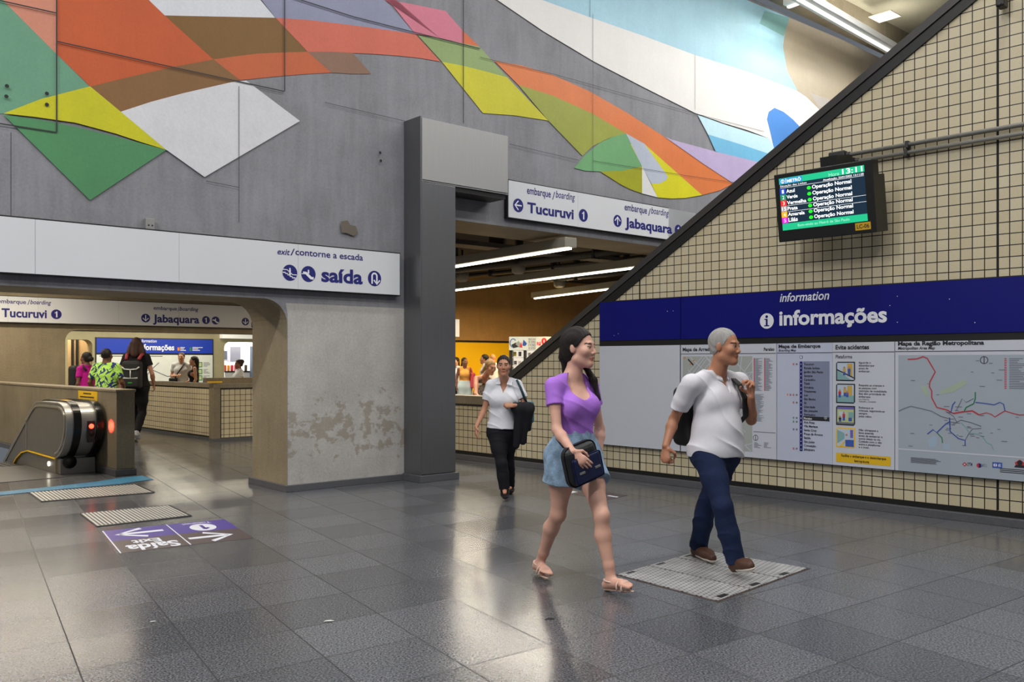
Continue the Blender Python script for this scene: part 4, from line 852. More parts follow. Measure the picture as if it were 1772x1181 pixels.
a = fl(1531, 28, 8.12); t = thing('ceiling_plate', 'small pale square plate on the hall ceiling', 'ceiling plate', a, MU.a); m = MB(); m.box(-.22, .22, -.22, .22, -.012, 0, pm('plate_pale', 'a8a494', .6)); m.build('plate', t)
# pipes and ducts under the passage ceiling
DUCT = pm('duct_grey', '4a453e', .6); D = Vector((-.692, .722, 0))
for k, (pxy, z, r, lb) in enumerate((((900, 455), 3.42, .07, 'nearest dark pipe under the passage ceiling'), ((960, 462), 3.5, .05, 'thin dark pipe under the passage ceiling, second from near'), ((1000, 480), 3.4, .06, 'far dark pipe under the passage ceiling'))):
    p = fl(*pxy, z); t = thing('ceiling_pipe', lb, 'pipe', p, math.atan2(D.y, D.x), 'pipes under the passage ceiling'); m = MB(); m.cyl((-3.5, 0, 0), (4, 0, 0), r, DUCT); m.build('pipe', t)
    
    for x in (-2, 0, 2): m = MB(); m.box(x, x + .05, -r - .02, r + .02, -r - .02, 3.9 - z, DKGREY); m.build('pipe_hanger', t)
p = fl(930, 440, 3.45); t = thing('cable_tray', 'dark cable tray crossing under the passage ceiling', 'cable tray', p, MU.a); m = MB(); m.box(-3, 4, -.2, .2, 0, .08, DUCT); m.build('tray', t); 
for x in (-2.5, -1, .5, 2, 3.5): m = MB(); m.box(x, x + .03, -.2, .2, .08, .45, DKGREY); m.build('tray_hanger', t)
for k, (pxy, lb) in enumerate((((800, 480), 'dome shaped grey loudspeaker left under the passage ceiling'), ((968, 491), 'grey loudspeaker dome beside the shortest passage lamp'), ((897, 466), 'grey loudspeaker dome above the longest passage lamp'))):
    p = fl(*pxy, 3.3); t = thing('ceiling_speaker', lb, 'loudspeaker', p, 0, 'loudspeakers under the passage ceiling'); m = MB(); m.tube([(0, 0, -.1), (0, 0, -.06), (0, 0, .1)], [.08, .13, .15], pm('speaker_grey', '8c857a', .6), 16); m.build('horn', t); m = MB(); m.cyl((0, 0, .1), (0, 0, .59), .02, DKGREY); m.build('stem', t)

# ================================================================== kiosk and yellow side
kp = wp(881, 583, 21.0); KF = Frame(kp.x, kp.y, math.radians(-3)); zt = kp.z; zb = HC + (HZ - 606.5) / F * 21
t = thing('kiosk', 'lit kiosk under a white advertising panel, beyond the sloping cap', 'kiosk', KF.w(0, 0, 0), KF.a)
m = MB(); m.box(0, 1.6, .0, .7, zb, zt, pm('kiosk_panel', 'c9d6dc', .5)); pn = m.build('sign_panel', t)
k = MB(); g = Face(KF, 0, 0, 0); y = -.004
KB = pm('kiosk_blue', '1a4fa8', .5); KR = pm('kiosk_red', 'd0202a', .5)
cx, cz = g.p(888, 594); k.strip([(cx + .07 * math.cos(a * .3), cz + .1 * math.sin(a * .3)) for a in range(2, 16)], .02, y, KB)
k.poly([g.p(885, 597), g.p(893, 593), g.p(898, 600), g.p(888, 603)], y - .001, INK); k.poly([g.p(892, 596), g.p(897, 590), g.p(903, 597), g.p(898, 601)], y - .002, pm('kiosk_grey', '8f979c', .5)); k.poly([g.p(899, 601), g.p(902, 592), g.p(904, 602)], y - .003, KR); k.poly([g.p(904, 598), g.p(906, 588), g.p(912, 595), g.p(909, 599)], y - .002, KB)
for i, s_ in enumerate(('PELÍCULAS', 'DE VIDRO', 'E FONES', 'DE OUVIDO')): k.text(s_, g.box(914.5, 927, 584.8 + i * 5.3, 589 + i * 5.3), y, INK, 0)
k.text('R$', g.box(929, 936, 592, 599), y, KR, .03); k.text('0', g.box(937, 946, 585, 597), y, KR, .05); k.build('lettering', pn)
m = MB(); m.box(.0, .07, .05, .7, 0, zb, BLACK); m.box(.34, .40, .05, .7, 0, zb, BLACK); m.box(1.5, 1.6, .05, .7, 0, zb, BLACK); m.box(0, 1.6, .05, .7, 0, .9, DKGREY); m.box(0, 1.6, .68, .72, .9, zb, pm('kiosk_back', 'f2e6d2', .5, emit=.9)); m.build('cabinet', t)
for z in (1.12, 1.34, 1.54): m = MB(); m.box(.07, 1.5, .1, .68, z, z + .02, WHITE); m.build('shelf', t)
for k_ in range(14):
    z = (.9, 1.14, 1.36, 1.56)[k_ % 4]; x = .12 + (k_ // 4) * .11 + rnd.uniform(0, .02) + (.12 if k_ // 4 > 1 else 0)
    o = MB(); o.bbox(-.035, .035, 0, .05, 0, rnd.uniform(.08, .13), pm('case_%d' % (k_ % 5), ('d86a8a', 'e8e0d8', '6a6a72', 'd9c23a', 'e08848')[k_ % 5], .5), .008)
    ob = o.build('phone_case', None, KF.w(x, .2, z + (.021 if z > 1 else .004)), KF.a); tag(ob, '%s boxed item on the %s kiosk shelf, %s from the left' % (('pink', 'white', 'grey', 'yellow', 'orange')[k_ % 5], ('bottom', 'second', 'third', 'top')[k_ % 4], ('first', 'second', 'third', 'fourth')[k_ // 4]), 'packaged goods', 'goods on the kiosk shelves')
x, z = FA.px(789, 568, -.1); t = thing('wall_lamp', 'white rectangular lamp box on the tan wall right of the steel column', 'wall light', FA.w(x, 0, z), FA.a); m = MB(); m.box(-.35, FA.px(795, 568, -.1)[0] - x, -.1, -.001, -.24, .24, pm('lamp_box', 'e8e6dc', .5, emit=.5)); m.build('lamp_body', t)

# ================================================================== far board, far lamp, shop
fb = Face(GA, GA.px(167, 600, -.05)[0], GA.px(167, 640, -.05)[1] - 1.0, -.05)
bw = GA.px(368, 600, -.05)[0] - fb.x0
t = fb.thing('information_board', 'far blue headed information board behind the stairwell wall', 'notice board')
zt = fb.p(268, 587)[1]; zb = fb.p(268, 611.5)[1]; zp = fb.p(268, 614.5)[1]; y = -.053
m = MB(); m.box(-.03, bw + .03, -.045, -.001, .2, zt + .03, BLACK); m.build('frame', t)
m = MB(); m.box(0, bw, -.05, -.02, zb, zt, pm('blue_far', '1c3bb0', .45)); h = m.build('header_panel', t)
m = MB(); m.text('information', fb.box(240, 271, 587.6, 593), y, WHITEL, .012, .22); m.text('informações', fb.box(239.5, 301.5, 596, 609), y, WHITEL, .03); fake_lines(m, *fb.box(312, 326, 600.5, 608), 3, WHITEL, y); fake_lines(m, *fb.box(333, 352, 600.5, 608), 3, WHITEL, y); m.box(*fb.box(307, 311, 601.5, 607)[:2], y, y + .002, *fb.box(307, 311, 601.5, 607)[2:], ORG); m.box(*fb.box(328, 331, 601.5, 608)[:2], y, y + .002, *fb.box(328, 331, 601.5, 608)[2:], GRN); m.build('lettering', h)
m = MB(); disc_icon(m, fb, 232, 601.5, 5.2, 'i', y, WHITEL, BLUE); m.build('pictogram', h)
m = MB(); m.box(0, bw, -.05, -.02, .25, zp, pm('paper_far', 'd6dad4', .5)); pp = m.build('map_panel', t)
m = MB(); fake_lines(m, *fb.box(172, 285, 615.5, 618), 1, INK, y, .95); 
for l in ([(200, 640), (215, 632), (240, 645), (262, 640), (290, 652), (315, 648)], [(250, 655), (262, 640), (275, 628)], [(180, 650), (200, 640)]): m.strip([fb.p(*q_) for q_ in l], .03, y, GREYI)
for a_ in (346, 346): pass
for yy in (627, 639, 650): bb_ = fb.box(341, 350, yy, yy + 9); m.box(bb_[0], bb_[1], y, y + .002, bb_[2], bb_[3], GRN); m.box(bb_[0] + .03, bb_[1] - .03, y - .002, y, bb_[2] + .03, bb_[3] - .03, LIMEI); fake_lines(m, *fb.box(352, 364, yy, yy + 8), 4, GREYI, y)
m.build('map_print', pp)
x, z = GA.px(385, 581, -.25); t = thing('wall_lamp', 'long white lamp above the bright shop opening', 'wall light', GA.w(x, 0, z), GA.a)
m = MB(); m.box(0, 4, -.25, -.001, -.1, .1, pm('lamp_box', 'e8e6dc', .5, emit=.5)); m.build('lamp_body', t)
m = MB(); m.box(gx0 - 1, gx1 + 1, 3.4, 3.5, 0, 3.6, pm('shop_wall', 'f2f2f4', .6)); m.box(gx0 - 1.1, gx0 - 1, .61, 3.5, 0, 3.6, pm('shop_wall', '')); m.box(gx1 + 1, gx1 + 1.1, .61, 3.5, 0, 3.6, pm('shop_wall', '')); struct(m, 'wall_shop', GA, label='white shop walls')
area('shop_lamp', GA.w((gx0 + gx1) / 2, 2.0, 3.4), 2.4, 1.6, 260, (1, .98, .95), (0, 0, GA.a))
sx = lambda p_: GA.px(p_, 630, 1.6)[0]
t = thing('shop_counter', 'white shop counter with black rail in the bright opening', 'counter', GA.w(sx(389), 1.6, 0), GA.a)
m = MB(); m.box(0, sx(440) - sx(389), 0, .5, 0, 1.02, WHITE); m.build('body', t); m = MB(); m.box(0, sx(440) - sx(389), -.02, .52, 1.02, 1.07, BLACK); m.build('countertop', t)
for a_, b_, c_ in ((391, 626, 'e0622e'), (397, 624, 'e8a23c'), (403, 627, 'd83a3a'), (409, 630, 'e86a8a'), (427, 628, '5a4a3a')):
    x, z = GA.px(a_, b_, 1.75); o = MB(); o.bbox(-.05, .05, -.05, .05, 0, .24, pm('pack_' + c_, c_, .5), .02); ob = o.build('snack_pack', None, GA.w(x, 1.85, 1.07), GA.a); tag(ob, 'small %s pack on the bright shop counter' % {'e0622e': 'orange', 'e8a23c': 'amber', 'd83a3a': 'red', 'e86a8a': 'pink', '5a4a3a': 'brown'}[c_], 'packaged goods', 'packs on the shop counter')
t = thing('display_fridge', 'white display fridge at the right of the bright shop', 'fridge', GA.w(sx(432), 1.2, 0), GA.a); m = MB(); m.box(0, .8, 0, .38, 0, 2.05, pm('fridge_blue', '3a4a5c', .5)); m.build('body', t); m = MB(); m.box(.05, .75, -.01, 0, .15, 1.95, pm('fridge_glass', 'e2eaec', .3)); m.build('door', t)
x, z = GA.px(394.5, 614, 3.3); t = thing('menu_screen', 'dark menu screen on the white shop wall', 'screen', GA.w(x, 3.39, z), GA.a); m = MB(); m.bbox(-.16, .16, -.05, -.001, -.2, .16, pm('menu_grey', '4a4c54', .4), .01); m.build('panel', t)
x, z = GA.px(407.5, 614, 2.6); t = thing('extractor_hood', 'grey metal extractor hanging in the bright shop', 'extractor', GA.w(x, 2.6, z), GA.a); m = MB(); m.box(-.22, .22, 0, .3, -.3, .32, pm('hood_grey', '9a9aa4', .4, .5)); m.build('hood', t)

area('lobby_fill', GA.w((gd0 + gd1) / 2 - .3, 1.1, 3.3), 1.2, .5, 90, (1, .86, .66), (0, 0, GA.a))  # unseen light added to brighten the cream wall behind the doorway

# ================================================================== people: smooth blended bodies from round cones and ellipsoids
def A3(v): return np.array(v, dtype=np.float64)
def unit(v): v = A3(v); return v / (np.linalg.norm(v) + 1e-12)
def frame_from(up, fwd):
    u = unit(up); f = A3(fwd) - u * np.dot(fwd, u); f = unit(f); r = np.cross(f, u); return r, f, u
class RC:      # round cone, optionally flattened along an axis
    def __init__(s, a, b, ra, rb, k=.02, flat=None, ff=1.0, op='u'):
        s.a, s.b, s.ra, s.rb, s.k, s.op = A3(a), A3(b), ra, rb, k, op
        s.fl = None if flat is None else unit(flat); s.ff = ff; s.c = (s.a + s.b) / 2
        s.err = 1.0 if flat is None else 1 / min(ff, 1)
    def d(s, P):
        if s.fl is not None:
            q = (P - s.c) @ s.fl; P = P + np.outer(q * (1 / s.ff - 1), s.fl)
        ab = s.b - s.a; L2 = ab @ ab; pa = P - s.a
        t = np.clip((pa @ ab) / (L2 + 1e-12), 0, 1)
        return np.linalg.norm(pa - t[:, None] * ab, axis=1) - (s.ra + (s.rb - s.ra) * t)
    def grow(s, g): return RC(s.a, s.b, s.ra + g, s.rb + g, s.k, s.fl, s.ff, s.op)
class EL:      # ellipsoid with axes (right, forward, up)
    def __init__(s, c, r, k=.02, ax=None, op='u'):
        s.c, s.r, s.k, s.op = A3(c), A3(r), k, op; s.ax = np.eye(3) if ax is None else np.array([unit(q) for q in ax]); s.err = 1.6
    def d(s, P):
        q = (P - s.c) @ s.ax.T; k0 = np.linalg.norm(q / s.r, axis=1); k1 = np.linalg.norm(q / (s.r * s.r), axis=1)
        return k0 * (k0 - 1) / (k1 + 1e-9)
    def grow(s, g): return EL(s.c, s.r + g, s.k, s.ax, s.op)
def smin(a, b, k):
    h = np.clip(.5 + .5 * (b - a) / k, 0, 1); return b * (1 - h) + a * h - k * h * (1 - h)
def ev(prims, P, cut=None, disp=None):
    d = np.full(len(P), 9.0)
    for p in prims:
        if p.op == 'u': q = p.d(P); d = smin(d, q, p.k) if p.k > 1e-4 else np.minimum(d, q)
        else: d = -smin(-d, p.d(P), p.k)
    if cut is not None: d = cut(P, d)
    if disp is not None: d = d + disp(P)
    return d
def polygonise(prims, h, cut=None, disp=None, margin=.03):
    """Naive surface nets on a grid that is only evaluated near the surface."""
    lo = np.min([np.minimum(getattr(p, 'a', p.c), getattr(p, 'b', p.c)) - (max(p.ra, p.rb) if isinstance(p, RC) else p.r.max()) for p in prims if p.op == 'u'], axis=0) - margin
    hi = np.max([np.maximum(getattr(p, 'a', p.c), getattr(p, 'b', p.c)) + (max(p.ra, p.rb) if isinstance(p, RC) else p.r.max()) for p in prims if p.op == 'u'], axis=0) + margin
    B = 8; nb = np.ceil((hi - lo) / (h * B)).astype(int) + 1; n = nb * B + 1
    G = np.full(tuple(n), 1.0, dtype=np.float32)
    ii = np.stack(np.meshgrid(*[np.arange(q) for q in nb], indexing='ij'), -1).reshape(-1, 3)
    ctr = lo + (ii * B + B / 2) * h; rad = h * B * .87
    dc = np.stack([p.d(ctr) for p in prims], 1); mx = np.max([p.k for p in prims])
    un = np.array([p.op == 'u' for p in prims]); errs = np.array([p.err for p in prims])
    best = dc[:, un].min(1)
    near = (best < rad * 1.7 + mx + .02) & (best > -(rad * 2.6 + mx + .04))
    inside = best <= -(rad * 2.6 + mx + .04)
    off = np.stack(np.meshgrid(*[np.arange(B)] * 3, indexing='ij'), -1).reshape(-1, 3)
    for k in np.nonzero(near)[0]:
        sel = [p for p, q, e in zip(prims, dc[k], errs) if q < max(best[k], 0) + rad * 2.2 * e + mx + .02 or q < best[k] + 2 * rad * e + mx]
        P = lo + (ii[k] * B + off) * h
        v = ev(sel, P, cut, disp).reshape(B, B, B)
        a, b, c = ii[k] * B; G[a:a + B, b:b + B, c:c + B] = v
    for k in np.nonzero(inside)[0]:
        a, b, c = ii[k] * B
        if cut is None: G[a:a + B, b:b + B, c:c + B] = -1
        else: G[a:a + B, b:b + B, c:c + B] = cut(lo + (ii[k] * B + off) * h, np.full(B ** 3, -.05)).reshape(B, B, B)
    S = G < 0
    m = S.shape; c8 = [S[i:m[0] - 1 + i, j:m[1] - 1 + j, k:m[2] - 1 + k] for i in (0, 1) for j in (0, 1) for k in (0, 1)]
    anyv = np.zeros_like(c8[0]); allv = np.ones_like(c8[0])
    for q in c8: anyv |= q; allv &= q
    act = np.argwhere(anyv & ~allv)
    if not len(act): return np.zeros((0, 3)), []
    acc = np.zeros((len(act), 3)); cnt = np.zeros(len(act))
    co = [np.array((i, j, k)) for i in (0, 1) for j in (0, 1) for k in (0, 1)]
    vals = {tuple(o): G[act[:, 0] + o[0], act[:, 1] + o[1], act[:, 2] + o[2]].astype(np.float64) for o in co}
    for o in co:
        for ax in range(3):
            if o[ax] == 0:
                o2 = o.copy(); o2[ax] = 1; v0, v1 = vals[tuple(o)], vals[tuple(o2)]; x = (v0 < 0) != (v1 < 0)
                t = np.where(x, v0 / np.where(x, v0 - v1, 1), 0); pt = np.repeat(o[None].astype(float), len(act), 0); pt[:, ax] += t
                acc[x] += pt[x]; cnt[x] += 1
    V = lo + (act + acc / cnt[:, None]) * h
    idx = np.full(m, -1, dtype=np.int32); idx[act[:, 0], act[:, 1], act[:, 2]] = np.arange(len(act))
    Fs = []
    for ax in range(3):
        u, w = [(1, 2), (2, 0), (0, 1)][ax]
        s0 = [slice(None)] * 3; s1 = [slice(None)] * 3; s0[ax] = slice(0, m[ax] - 1); s1[ax] = slice(1, m[ax])
        X = S[tuple(s0)] != S[tuple(s1)]; e = np.argwhere(X); e = e[(e[:, u] > 0) & (e[:, w] > 0)]
        if not len(e): continue
        ins = S[e[:, 0], e[:, 1], e[:, 2]]
        def cell(du, dw): q = e.copy(); q[:, u] += du; q[:, w] += dw; return idx[q[:, 0], q[:, 1], q[:, 2]]
        a, b, c, d = cell(-1, -1), cell(0, -1), cell(0, 0), cell(-1, 0)
        Q = np.stack([a, b, c, d], 1); Q[~ins] = Q[~ins][:, ::-1]; Fs.append(Q[(Q >= 0).all(1)])
    return V, np.concatenate(Fs)
def np_mesh(name, V, Fq, mats, parent, midx=None, origin=(0, 0, 0)):
    me = bpy.data.meshes.new(name); V = V - A3(origin); n = len(Fq)
    me.vertices.add(len(V)); me.vertices.foreach_set('co', V.astype(np.float32).ravel())
    me.loops.add(n * 4); me.loops.foreach_set('vertex_index', np.asarray(Fq, dtype=np.int32).ravel())
    me.polygons.add(n); me.polygons.foreach_set('loop_start', np.arange(n, dtype=np.int32) * 4); me.polygons.foreach_set('loop_total', np.full(n, 4, dtype=np.int32))
    for mt in mats: me.materials.append(mt)
    if midx is not None: me.polygons.foreach_set('material_index', midx.astype(np.int32))
    me.polygons.foreach_set('use_smooth', np.ones(n, dtype=bool)); me.update(calc_edges=True); me.validate()
    o = bpy.data.objects.new(name, me); COL.objects.link(o); o.parent = parent; return o
def skin(name, col): return pm('skin_' + name, col, .48, 0, .09, 18, .08, 90, .4)
def cloth(name, col, rough=.8, var=.08): return pm('cloth_' + name, col, rough, 0, var, 14, .15, 220, .25)
def hairm(name, col): return pm('hair_' + name, col, .5, 0, .35, 8, .5, 70, .35, aniso=(6, 6, .6))

class Human:
    """Joints are world points: hipL/R kneL/R ankL/R toeL/R shoL/R elbL/R wriL/R plus neck and head centre with a facing."""
    def __init__(s, label, J, fwd, head, hfwd, hup=(0, 0, 1), sc=1.0, female=False, sk='c99a80', h=.006, hscale=1.0, build=1.0, group=None, skname=None, bust=.0, belly=.0, hands=None, feet=True, hip=1.0):
        s.J = {k: A3(v) for k, v in J.items()}; s.sc = sc; s.h = h; s.fem = female; s.hands = hands or {}
        J = s.J; s.pel = (J['hipL'] + J['hipR']) / 2; s.nb = (J['shoL'] + J['shoR']) / 2 + A3((0, 0, .035 * sc))
        s.up = unit(s.nb - s.pel); s.r, s.f, _ = frame_from(s.up, fwd); s.hip = hip
        s.hc = A3(head); s.hr, s.hf, s.hu = frame_from(hup, hfwd); s.hs = sc * hscale; s.b = build; s.bust = bust; s.belly = belly
        z = min(J['ankL'][2], J['ankR'][2]); s.o = A3((s.pel[0], s.pel[1], 0)); s.skin = skin(skname or sk, sk)
        s.root = thing('person', label, 'person', tuple(s.o), 0, group)
        s.torso = s._torso(); s.limb = {q: s._limb(q) for q in ('armL', 'armR', 'legL', 'legR')}; s.headp = s._head(); s.handp = []
        for q in 'LR': s.handp += s._hand(q, *s.hands.get(q, (None, None, .5)))
        s.footp = (s._foot('L') + s._foot('R')) if feet is True else ([RC(s.J['ank' + e], s.J['ank' + e] + (s.J['toe' + e] - s.J['ank' + e]) * .5, .028 * sc, .022 * sc, .02) for e in 'LR'] if feet else [])
    def T(s, x, y, z, base=None):   # torso coordinates: right, forward, fraction pelvis->neck base
        p = s.pel + (s.nb - s.pel) * z; return p + s.r * x * s.sc + s.f * y * s.sc
    def _torso(s):
        J, sc, b = s.J, s.sc, s.b; ax = (s.r, s.f, s.up); hw = 1.06 if s.fem else 1.0; L = np.linalg.norm(s.nb - s.pel)
        p = [EL(s.T(0, -.005, .04), (.158 * hw * b * sc * s.hip, .112 * b * sc * s.hip, .125 * sc), .05, ax), EL(s.T(0, .0, .30), ((.122 if s.fem else .142) * b * sc, .095 * b * sc, .15 * sc), .06, ax),
             EL(s.T(0, .0, .62), ((.142 if s.fem else .162) * b * sc, .108 * b * sc, .19 * sc), .06, ax),
             RC(s.J['shoL'] - s.r * -.03 * sc - s.up * .012 * sc, s.J['shoR'] - s.r * .03 * sc - s.up * .012 * sc, .044 * sc * b, .044 * sc * b, .03),
             RC(s.nb + s.up * .03 * sc, s.J['shoL'] + (0, 0, .008), .044 * sc, .026 * sc, .025), RC(s.nb + s.up * .03 * sc, s.J['shoR'] + (0, 0, .008), .044 * sc, .026 * sc, .025),
             EL(s.T(-.075, -.06, .0), (.085 * sc * s.hip, .08 * sc * s.hip, .09 * sc), .04, ax), EL(s.T(.075, -.06, .0), (.085 * sc * s.hip, .08 * sc * s.hip, .09 * sc), .04, ax)]
        if s.bust: p += [EL(s.T(q * .072, .082, .66), (.066 * s.bust * sc, .062 * s.bust * sc, .066 * s.bust * sc), .06, ax) for q in (-1, 1)]
        else: p += [EL(s.T(q * .07, .058, .70), (.08 * sc, .048 * sc, .065 * sc), .04, ax) for q in (-1, 1)]
        if s.belly: p += [EL(s.T(0, .055 * s.belly, .28), (.135 * sc * b, .105 * s.belly * sc, .155 * sc), .06, ax)]
        return p
    def _limb(s, q):
        J, sc, b = s.J, s.sc, s.b; e = q[-1]; g = .92 if s.fem else 1.0
        if q[:3] == 'arm':
            S, E, W = J['sho' + e], J['elb' + e], J['wri' + e]; m = S + (E - S) * .45; n = E + (W - E) * .28
            return [RC(S, m, .043 * sc * g * b, .040 * sc * g * b, .018), RC(m, E, .040 * sc * g * b, .033 * sc * g, .015), RC(E, n, .035 * sc * g, .037 * sc * g, .02), RC(n, W, .037 * sc * g, .0245 * sc * g, .02)]
        H, K, A = J['hip' + e], J['kne' + e], J['ank' + e]; lf = unit(np.cross(s.r, unit(H - A)))
        if np.dot(lf, s.f) < 0: lf = -lf
        m = H + (K - H) * .5; c = K + (A - K) * .30 - lf * .016 * sc; q_ = 1.04 if s.fem else 1.0
        return [RC(H, m, .088 * sc * b * q_, .073 * sc * b * q_, .05), RC(m, K, .070 * sc * b * q_, .048 * sc, .03), RC(K, c, .047 * sc, .050 * sc, .03), RC(c, A + (K - A) * .22, .051 * sc, .034 * sc, .025), RC(A + (K - A) * .22, A, .034 * sc, .033 * sc, .02), EL(K + lf * .018 * sc, (.026 * sc, .026 * sc, .036 * sc), .03)]
    def H(s, x, y, z): return s.hc + (s.hr * x + s.hf * y + s.hu * z) * s.hs
    def _head(s):
        k = s.hs; ax = (s.hr, s.hf, s.hu); H = s.H; w = .95 if s.fem else 1.0; j = .92 if s.fem else 1.04
        p = [RC(H(0, -.022, -.07), s.nb + s.up * .0, .054 * k * (.9 if s.fem else 1.06), .060 * k * (.9 if s.fem else 1.05), .03),
             EL(H(0, -.014, .034), (.074 * k * w, .094 * k, .083 * k), .03, ax), EL(H(0, .022, -.035), (.060 * k * w, .070 * k, .082 * k), .03, ax),
             RC(H(-.042, .0, -.072), H(0, .066, -.098), .022 * k * j, .020 * k * j, .03), RC(H(.042, .0, -.072), H(0, .066, -.098), .022 * k * j, .020 * k * j, .03), EL(H(0, .070, -.099), (.022 * k * j, .018 * k, .016 * k), .018, ax),
             RC(H(-.034, .077, .026), H(.034, .077, .026), .0095 * k, .0095 * k, .022), EL(H(-.042, .060, -.022), (.024 * k, .024 * k, .024 * k), .03, ax), EL(H(.042, .060, -.022), (.024 * k, .024 * k, .024 * k), .03, ax),
             EL(H(-.033, .098, .004), (.018 * k, .011 * k, .011 * k), .014, ax, 's'), EL(H(.033, .098, .004), (.018 * k, .011 * k, .011 * k), .014, ax, 's'),
             EL(H(-.032, .076, .004), (.0135 * k,) * 3, .003), EL(H(.032, .076, .004), (.0135 * k,) * 3, .003),
             RC(H(-.046, .072, .0125), H(-.018, .084, .0135), .0032 * k, .0032 * k, .005), RC(H(.046, .072, .0125), H(.018, .084, .0135), .0032 * k, .0032 * k, .005),
             RC(H(0, .086, .012), H(0, .106, -.029), .0075 * k, .0095 * k, .013), EL(H(-.0115, .094, -.035), (.0082 * k,) * 3, .007), EL(H(.0115, .094, -.035), (.0082 * k,) * 3, .007),
             RC(H(-.019, .084, -.062), H(0, .094, -.059), .0052 * k, .0062 * k, .006), RC(H(.019, .084, -.062), H(0, .094, -.059), .0052 * k, .0062 * k, .006), RC(H(-.014, .086, -.072), H(.014, .086, -.072), .0070 * k, .0070 * k, .006),
             EL(H(-.075 * w, -.012, -.004), (.010 * k, .019 * k, .031 * k), .008, (s.hr + s.hf * -.35, s.hf + s.hr * .35, s.hu)), EL(H(.075 * w, -.012, -.004), (.010 * k, .019 * k, .031 * k), .008, (s.hr + s.hf * .35, s.hf - s.hr * .35, s.hu))]
        return p
    def _hand(s, e, direction=None, palm=None, curl=.5):
        """Palm, four unequal fingers with three joints each, and a thumb off the side of the palm."""
        W = s.J['wri' + e]; k = s.sc * (.92 if s.fem else 1.04)
        d = unit(direction) if direction is not None else unit(W - s.J['elb' + e]); sgn = 1 if e == 'R' else -1
        pn = unit(palm) if palm is not None else unit(s.r * -sgn); pn = unit(pn - d * np.dot(pn, d)); side = np.cross(pn, d) * (1 if e == 'R' else -1)   # towards the thumb
        if np.dot(np.cross(pn, d), s.f) * 1 < 0 and palm is None: side = -side
        if palm is not None: side = np.cross(d, pn) * sgn
        c = W + d * .045 * k
        p = [RC(W + d * .008 * k, W + d * .078 * k, .027 * k, .037 * k, .012, pn, .42)]
        for i, (o, ln, r) in enumerate(((.030, .072, .0088), (.010, .081, .0090), (-.011, .075, .0086), (-.030, .060, .0078))):
            b = W + d * (.083 - .004 * abs(i - 1)) * k + side * o * k; a = curl * (.55 + .12 * i); q = b; dd = d
            for j, fr in enumerate((.45, .31, .24)):
                t = a * (j + .6); dd = unit(d * math.cos(t) + pn * math.sin(t) + side * .05 * (1 - i) * (1 - curl)); q2 = q + dd * ln * fr * k * 1.05
                p.append(RC(q, q2, r * k * (1 - .08 * j), r * k * (.93 - .08 * j), .004)); q = q2
        t0 = W + d * .022 * k + side * .024 * k; t1 = t0 + (d * .55 + side * .62 + pn * .35 * (0.4 + curl)) * .040 * k; t2 = t1 + unit(d * .85 + side * (.35 - .5 * curl) + pn * (.25 + .5 * curl)) * .034 * k; t3 = t2 + unit(d + side * (.1 - .7 * curl) + pn * (.2 + .5 * curl)) * .026 * k
        p += [RC(t0, t1, .0135 * k, .0108 * k, .010), RC(t1, t2, .0102 * k, .0092 * k, .005), RC(t2, t3, .0092 * k, .0075 * k, .004)]
        return p
    def footframe(s, e):
        A, T_ = s.J['ank' + e], s.J['toe' + e]; d = unit(T_ - A + A3((0, 0, 0))); up = unit(s.J['kne' + e] - A); side = unit(np.cross(d, up)); fu = unit(np.cross(side, d)); return A, T_, d, side, fu
    def _foot(s, e):
        A, T_, d, side, fu = s.footframe(e); k = s.sc; hl = A - fu * .045 * k - unit(np.cross(fu, side)) * 0 - d * .035 * k
        g = s.sc * (.93 if s.fem else 1.0); ball = A + (T_ - A) * .62; w = 1
        p = [EL(hl, (.03 * g,) * 3, .02), RC(A - fu * .02 * k, A + (T_ - A) * .45, .034 * g, .028 * g, .03), RC(hl, ball, .027 * g, .026 * g, .03, fu, .8), RC(ball - side * .022 * g, ball + side * .022 * g, .020 * g, .020 * g, .02)]
        sgn = 1 if e == 'R' else -1
        for i, (o, l, r) in enumerate(((-.030, .96, .0125), (-.010, .95, .009), (.006, .91, .0085), (.020, .86, .008), (.032, .80, .0075))):
            b = ball + side * o * sgn * g * (1); tp = A + (T_ - A) * l + side * o * sgn * g * 1.05
            p.append(RC(b, tp, (r + .004) * g, r * g, .006))
        return p
    # ---- meshes
    def body(s, extra=()):
        P = list(s.torso)
        for q in s.limb.values(): P += q
        P += s.headp + s.handp + s.footp + list(extra)
        V, Fq = polygonise(P, s.h); cen = V[Fq].mean(1); k = s.hs
        rel = cen - s.hc; x, y, z = rel @ s.hr / k, rel @ s.hf / k, rel @ s.hu / k
        mi = np.zeros(len(Fq)); ax_ = np.abs(x)
        lip = (ax_ < .026) & (y > .07) & (z > -.082) & (z < -.053) & ((ax_ / .026) ** 2 + ((z + .0665) / .0125) ** 2 < 1); mi[lip] = 1
        eye = (y > .062) & (((ax_ - .032) / .0140) ** 2 + ((z - .003) / .0052) ** 2 < 1); mi[eye] = 2
        iris = eye & (((ax_ - .032) ** 2 + (z - .0035) ** 2) < .0062 ** 2); mi[iris] = 3
        brow = (y > .055) & (np.abs(z - (.0265 - (ax_ - .033) ** 2 * 6)) < .0034 * getattr(s, 'browk', 1)) & (ax_ > .014) & (ax_ < .054); mi[brow] = 4
        lash = (y > .06) & ~eye & (np.abs(z - (.0095 - (ax_ - .032) ** 2 * 14)) < .0018 * getattr(s, 'browk', 1)) & (np.abs(ax_ - .032) < .0155); mi[lash] = 4
        mats = [s.skin, s.lipm(), pm('eye_white', 'a79c94', .3), pm('eye_iris', '2a1a12', .3), pm('brow_hair', getattr(s, 'brow', '241a16'), .7)]
